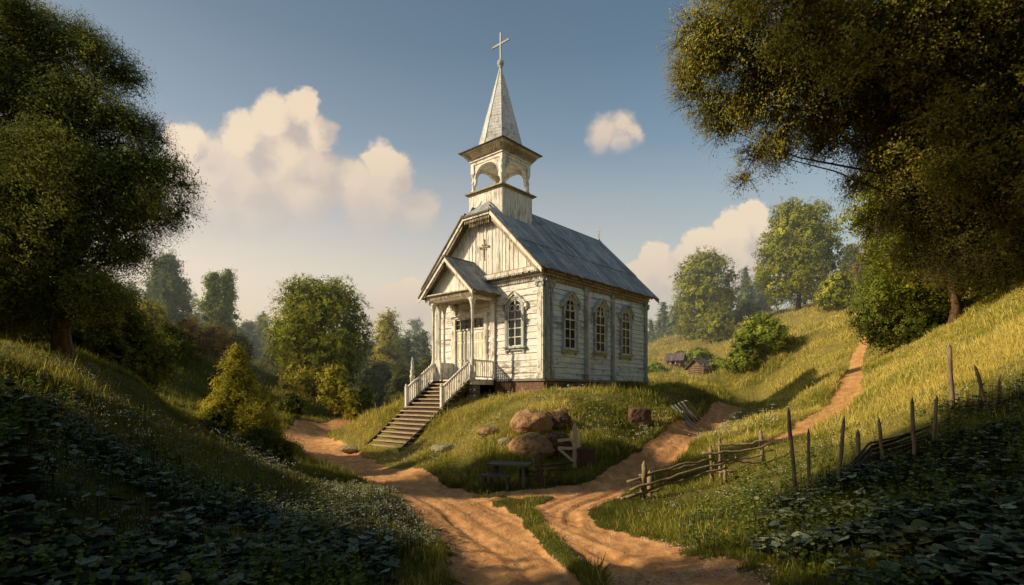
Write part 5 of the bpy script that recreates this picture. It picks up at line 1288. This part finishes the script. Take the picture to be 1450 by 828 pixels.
# leaning stakes of the broken fence
for px, bpy_, tpx, tpy, r0, lab in [(1130, 702, 1117, 584, .05, 'tall stake leaning left, first right of the rail fence'), (1145, 706, 1145, 614, .042, 'short upright stake beside the first tall stake'), (1183, 695, 1195, 597, .046, 'stake leaning right, third of the broken fence'),
     (1216, 660, 1215, 614, .055, 'short thick stake in front of the fallen wattle'), (1254, 668, 1245, 598, .045, 'stake leaning left over the fallen wattle'), (1296, 660, 1292, 570, .05, 'upright stake right of the fallen wattle'), (1318, 642, 1326, 566, .045, 'stake leaning right, at the upper end of the wattle'),
     (1350, 580, 1344, 491, .06, 'tallest upright post on the lit slope'), (1404, 580, 1382, 522, .042, 'left stake of the crossed pair at the right edge'), (1404, 577, 1415, 535, .032, 'right thin stake of the crossed pair at the right edge')]:
    Y = hit(px, bpy_, 6); b = gp(px, Y); mb = MB(); tp = up(tpx, tpy, Y, b); r0 = r0*Y/12.2; rod(mb, (0, 0, -.4), tp, r0, r0*.8, 7, seed=px); d = tp.normalized(); mb.tube([tp-d*.01, tp+d*.09], [r0*.78, .006], 7)
    tag(mb.build('fence_stake', M['post'], None, b), lab, 'stake', 'stakes of the broken fence')
WY = [hit(1185, 696, 6), hit(1232, 672, 6), hit(1318, 640, 6)]; g0 = gp(1230, WY[1]); t = empty('fallen_wattle', g0, 'sagging bundle of long brushwood poles between the broken fence stakes', 'wattle')
for k in range(11):
    a = P(1180+rr.uniform(-8, 22), 700-k*2.0, WY[0]+rr.uniform(-.2, .2)); m_ = P(1232+rr.uniform(-6, 6), 636+k*3.2-8, WY[1]+rr.uniform(-.1, .1)); b = P(1318+rr.uniform(-14, 8), 604+k*2.4, WY[2]+rr.uniform(-.15, .15))
    for q in (a, m_, b):
        zz = gz(q.x, q.y); q.z = max(q.z, zz+.03)
    pts = [a-g0, a.lerp(m_, .5)+Vector((0, 0, .04))-g0, m_-g0, m_.lerp(b, .5)+Vector((0, 0, -.02))-g0, b-g0]; mb = MB(); mb.tube(pts, [.022, .021, .019, .016, .010], 5); mb.build('pole', M['post_dark'], t)
# grey planks on the shaded slope
for k in range(5):
    a = P(951+k*5, 574-k*.8, hit(965, 586, 15)+.5); b = P(981+k*2.6, 606-k*2.4, hit(981+k*2.6, 608-k*2.4, 15))
    a.z = max(a.z, gz(a.x, a.y)+.10)+.03*k; b.z = gz(b.x, b.y)+.05+.02*k
    c0_ = b.copy(); mb = MB(); mb.bar(a-c0_, (0, 0, 0), .14, .04)
    tag(mb.build('plank', M['plank'], None, c0_), ['longest grey plank, lying leftmost', 'second grey plank of the row', 'middle grey plank of the row', 'fourth grey plank of the row', 'rightmost grey plank of the row'][k]+' on the shaded slope', 'plank', 'grey planks on the slope')

# ------------------------------------------------------------------ huts in the meadow
def hut(name, label, px, Y, w, d, hw, hr, rz, mk):
    x = PX(px, Y); root = empty(name, (x, Y, gz(x, Y)-.05), label, 'hut', rz=R(rz)); rs = random.Random(px)
    mb = MB(); z = -.4
    while z < hw:
        for sy in (-1, 1): mb.tube([(-w/2-.12, sy*d/2, z+.1), (w/2+.12, sy*d/2, z+.1)], [.11, .10], 7)
        for sx in (-1, 1): mb.tube([(sx*w/2, -d/2-.12, z+.19), (sx*w/2, d/2+.12, z+.19)], [.11, .10], 7)
        z += .2
    mb.box(-w/2+.03, w/2-.03, -d/2+.03, d/2-.03, -.3, hw); mb.build('wall', M['log'], root)
    mb = MB()
    for sx in (-1, 1): mb.prism([(sx*(w/2-.02), -d/2, hw), (sx*(w/2-.02), d/2, hw), (sx*(w/2-.02), 0, hw+hr-.06)], [(sx*(w/2+.03), -d/2, hw), (sx*(w/2+.03), d/2, hw), (sx*(w/2+.03), 0, hw+hr-.06)])
    mb.build('gable', M['log'], root)
    mb = MB(); x_ = -w/2-.35
    while x_ < w/2+.3:
        x1 = x_+rs.uniform(.22, .34)
        for sy in (-1, 1):
            e = rs.uniform(-.06, .06); l = rs.uniform(0, .03); q = []
            for dz in (l, l+.05): q += [(x_+.01, sy*(d/2+.35+e), hw-.22+dz), (x1-.01, sy*(d/2+.35+e), hw-.22+dz), (x1-.01, 0, hw+hr+dz), (x_+.01, 0, hw+hr+dz)]
            mb.hexa(q)
        x_ = x1
    mb.build('roof', M['hut_roof'], root)
    mb = MB(); mb.box(-w*.18, w*.12, -d/2-.12, -d/2-.09, 0, hw*.72); dd = mb.build('doorway_shade', M['dark'], root)  # black slab on the wall imitates the unlit inside of the hut
    mb = MB(); mb.box(-w*.18-.09, -w*.18-.002, -d/2-.15, -d/2-.08, 0, hw*.76); mb.box(w*.12+.002, w*.12+.09, -d/2-.15, -d/2-.08, 0, hw*.76); mb.box(-w*.18-.09, w*.12+.09, -d/2-.152, -d/2-.078, hw*.762, hw*.83); mb.build('door_frame', M['post_pale'], dd)
hut('log_hut', 'low log hut with a bluish plank roof in the lit meadow', 998, 51, 2.2, 1.7, .62, .72, 28, 'hut_roof')
hut('log_hut', 'smaller brown log hut further up the meadow', 956, 58, 1.3, 1.2, .55, .62, -30, 'hut_roof')

# ------------------------------------------------------------------ light, sky, haze, camera
sun_dir = Vector((-math.cos(R(SUN_EL))*math.cos(R(SUN_AZ)), -math.cos(R(SUN_EL))*math.sin(R(SUN_AZ)), math.sin(R(SUN_EL))))
ld = bpy.data.lights.new('sun', 'SUN'); ld.energy = 5.0; ld.angle = R(.6); ld.color = (1.0, .82, .56)
lo = bpy.data.objects.new('sun', ld); COL.objects.link(lo); lo.rotation_euler = sun_dir.to_track_quat('Z', 'Y').to_euler(); lo.location = (-30, -5, 30)
w = bpy.data.worlds.new('World'); SC.world = w; w.use_nodes = True; nt = w.node_tree; nt.nodes.clear(); n = N(nt)
sky = n.node('ShaderNodeTexSky', sky_type='NISHITA'); sky.sun_disc = False; sky.sun_elevation = R(SUN_EL); sky.sun_rotation = math.atan2(sun_dir.x, sun_dir.y); sky.dust_density = 2.0; sky.air_density = 1.0
dirv = n.node('ShaderNodeTexCoord').outputs['Generated']
sp_ = n.node('ShaderNodeSeparateXYZ', {0: dirv}); dx, dy, dz = sp_.outputs
dyc = n.math('MAXIMUM', dy, .02)
U = n.math('DIVIDE', dx, dyc); W_ = n.math('DIVIDE', dz, dyc)
el = n.math('ARCSINE', dz)
cr = n.node('ShaderNodeValToRGB', {0: n.math('MULTIPLY', el, 1.0)})
els = cr.color_ramp.elements
stops = [(0.0, (1.0,.68,.36)), (.10, (1.0,.74,.44)), (.20, (.88,.69,.46)), (.30, (.57,.50,.41)), (.42, (.26,.305,.325)), (.56, (.14,.185,.21)), (.75, (.075,.112,.138)), (1.0, (.035,.07,.12))]
els[0].position = 0; els[0].color = (*stops[0][1], 1); els[1].position = 1; els[1].color = (*stops[-1][1], 1)
for p_, c_ in stops[1:-1]: e_ = els.new(p_); e_.color = (*c_, 1)
base = cr.outputs[0]
cool = n.mix(1.0, base, (.62,.84,1.0), 'MULTIPLY')
az = n.node('ShaderNodeMapRange', {'Value': dx, 'From Min': -.5, 'From Max': .5}, clamp=True).outputs[0]
base = n.mix(az, base, cool)
# cumulus clouds: puffs around bearings on the far horizon
uv = n.node('ShaderNodeCombineXYZ', {'X': U, 'Y': W_, 'Z': 0.0}).outputs[0]
nz1 = n.node('ShaderNodeTexNoise', {'Vector': uv, 'Scale': 9.0, 'Detail': 7.0, 'Roughness': .6}).outputs['Color']
off = n.node('ShaderNodeVectorMath', {0: n.node('ShaderNodeVectorMath', {0: nz1, 1: (.5,.5,.5)}, operation='SUBTRACT').outputs[0], 1: (.07,.07,0)}, operation='MULTIPLY').outputs[0]
nz2 = n.node('ShaderNodeTexNoise', {'Vector': uv, 'Scale': 30.0, 'Detail': 8.0, 'Roughness': .6}).outputs['Color']
off2 = n.node('ShaderNodeVectorMath', {0: n.node('ShaderNodeVectorMath', {0: nz2, 1: (.5,.5,.5)}, operation='SUBTRACT').outputs[0], 1: (.038,.038,0)}, operation='MULTIPLY').outputs[0]
uvd = n.node('ShaderNodeVectorMath', {0: n.node('ShaderNodeVectorMath', {0: uv, 1: off}, operation='ADD').outputs[0], 1: off2}, operation='ADD').outputs[0]
def group_field(puffs, vec):
    acc = None
    for px, py, rp in puffs:
        cx, cy, r_ = (px-CX)/F, (HY-py)/F, rp/F
        d = n.node('ShaderNodeVectorMath', {0: vec, 1: (cx, cy, 0)}, operation='DISTANCE').outputs['Value']
        f = n.math('SUBTRACT', 1.0, n.math('DIVIDE', d, r_))
        acc = f if acc is None else n.math('SMOOTH_MAX', acc, f, .12)
    return acc
groups = [
 ([(245,250,44),(250,190,24),(268,208,38),(300,240,58),(300,290,60),(360,300,60),(440,240,50),(345,195,42),(385,168,38),(428,160,30),(447,190,34),(405,225,62),(340,265,74),(260,270,60),(430,275,62),(495,262,44),(540,228,34),(560,245,40),(530,285,58),(590,300,40),(220,300,50)], 372, 270, .06, .36),
 ([(858,186,32),(884,178,28),(850,196,24),(880,202,24),(898,186,18)], 240, 190, .10, .75),
 ([(925,366,28),(905,392,34),(950,395,36),(1000,350,36),(1040,322,34),(1066,302,24),(1078,330,28),(1030,375,60),(975,390,46),(1075,390,50),(930,430,50)], 470, 400, .05, .26),
 ([(582,404,16),(560,420,20),(545,436,26),(600,425,26),(590,450,40),(520,450,26)], 470, 440, .1, .30)]
out = base
for puffs, ybase, ymid, e0, e1 in groups:
    f = group_field(puffs, uvd)
    fade = n.node('ShaderNodeMapRange', {'Value': W_, 'From Min': (HY-ybase)/F, 'From Max': (HY-ymid)/F}, clamp=True, interpolation_type='SMOOTHSTEP').outputs[0]
    al = n.math('MULTIPLY', n.ramp(f, .0, e1), fade)
    # lit from the left and above: compare with the field shifted towards the sun
    sh = n.node('ShaderNodeVectorMath', {0: uvd, 1: (-.042, .036, 0)}, operation='ADD').outputs[0]
    f2 = group_field(puffs[:], sh)
    lit = n.ramp(n.math('SUBTRACT', f, f2), -.50, .55)
    hgt = n.node('ShaderNodeMapRange', {'Value': W_, 'From Min': (HY-ybase)/F, 'From Max': (HY-ymid+70)/F}, clamp=True).outputs[0]
    lc = n.mix(lit, (.60,.45,.31), (1.02,.76,.44)); lc = n.mix(hgt, (.66,.51,.37), lc)
    out = n.mix(n.math('MULTIPLY', al, .93), out, lc)
front = n.ramp(dy, .05, .25)
out = n.mix(front, base, out)
down = n.ramp(dz, -.02, .0)
out = n.mix(down, (.05,.05,.03), out)
b1 = n.node('ShaderNodeBackground', {'Color': sky.outputs[0], 'Strength': .05}).outputs[0]
b2 = n.node('ShaderNodeBackground', {'Color': out, 'Strength': .82}).outputs[0]
n.node('ShaderNodeOutputWorld', {'Surface': n.node('ShaderNodeAddShader', {0: b1, 1: b2}).outputs[0]})

# mist in the valley and over the far hill
HAZE = True
if HAZE:
    m, nt = mat('evening haze'); n = N(nt)
    v = n.node('ShaderNodeVolumeScatter', {'Color': (.84,.92,.92,1), 'Density': .0045, 'Anisotropy': .35})
    n.node('ShaderNodeOutputMaterial', {'Volume': v.outputs[0]})
    m.cycles.homogeneous_volume = True if hasattr(m.cycles, 'homogeneous_volume') else None
    mb = MB(); mb.hexa([(-260, 41, -8), (260, 41, -8), (380, 300, -8), (-380, 300, -8), (-260, 41, 24), (260, 41, 24), (380, 300, 24), (-380, 300, 24)])
    tag(mb.build('haze', m), kind='structure')

cam = bpy.data.cameras.new('camera'); cam.lens = 36*F/1450; cam.sensor_width = 36; cam.shift_y = (HY-414)/1450; cam.clip_end = 6000; cam.clip_start = .05
co_ = bpy.data.objects.new('camera', cam); COL.objects.link(co_); co_.location = (0, 0, CZ); co_.rotation_euler = (R(90), 0, 0); SC.camera = co_
SC.render.engine = 'CYCLES'
SC.cycles.use_denoising = True
try: SC.cycles.denoiser = 'OPENIMAGEDENOISE'
except Exception: pass
SC.cycles.max_bounces = 6; SC.cycles.diffuse_bounces = 3; SC.cycles.transmission_bounces = 3; SC.cycles.volume_bounces = 0; SC.cycles.transparent_max_bounces = 4
SC.cycles.use_adaptive_sampling = True; SC.cycles.adaptive_threshold = .015
SC.view_settings.view_transform = 'Standard'; SC.view_settings.look = 'None'; SC.view_settings.exposure = 0
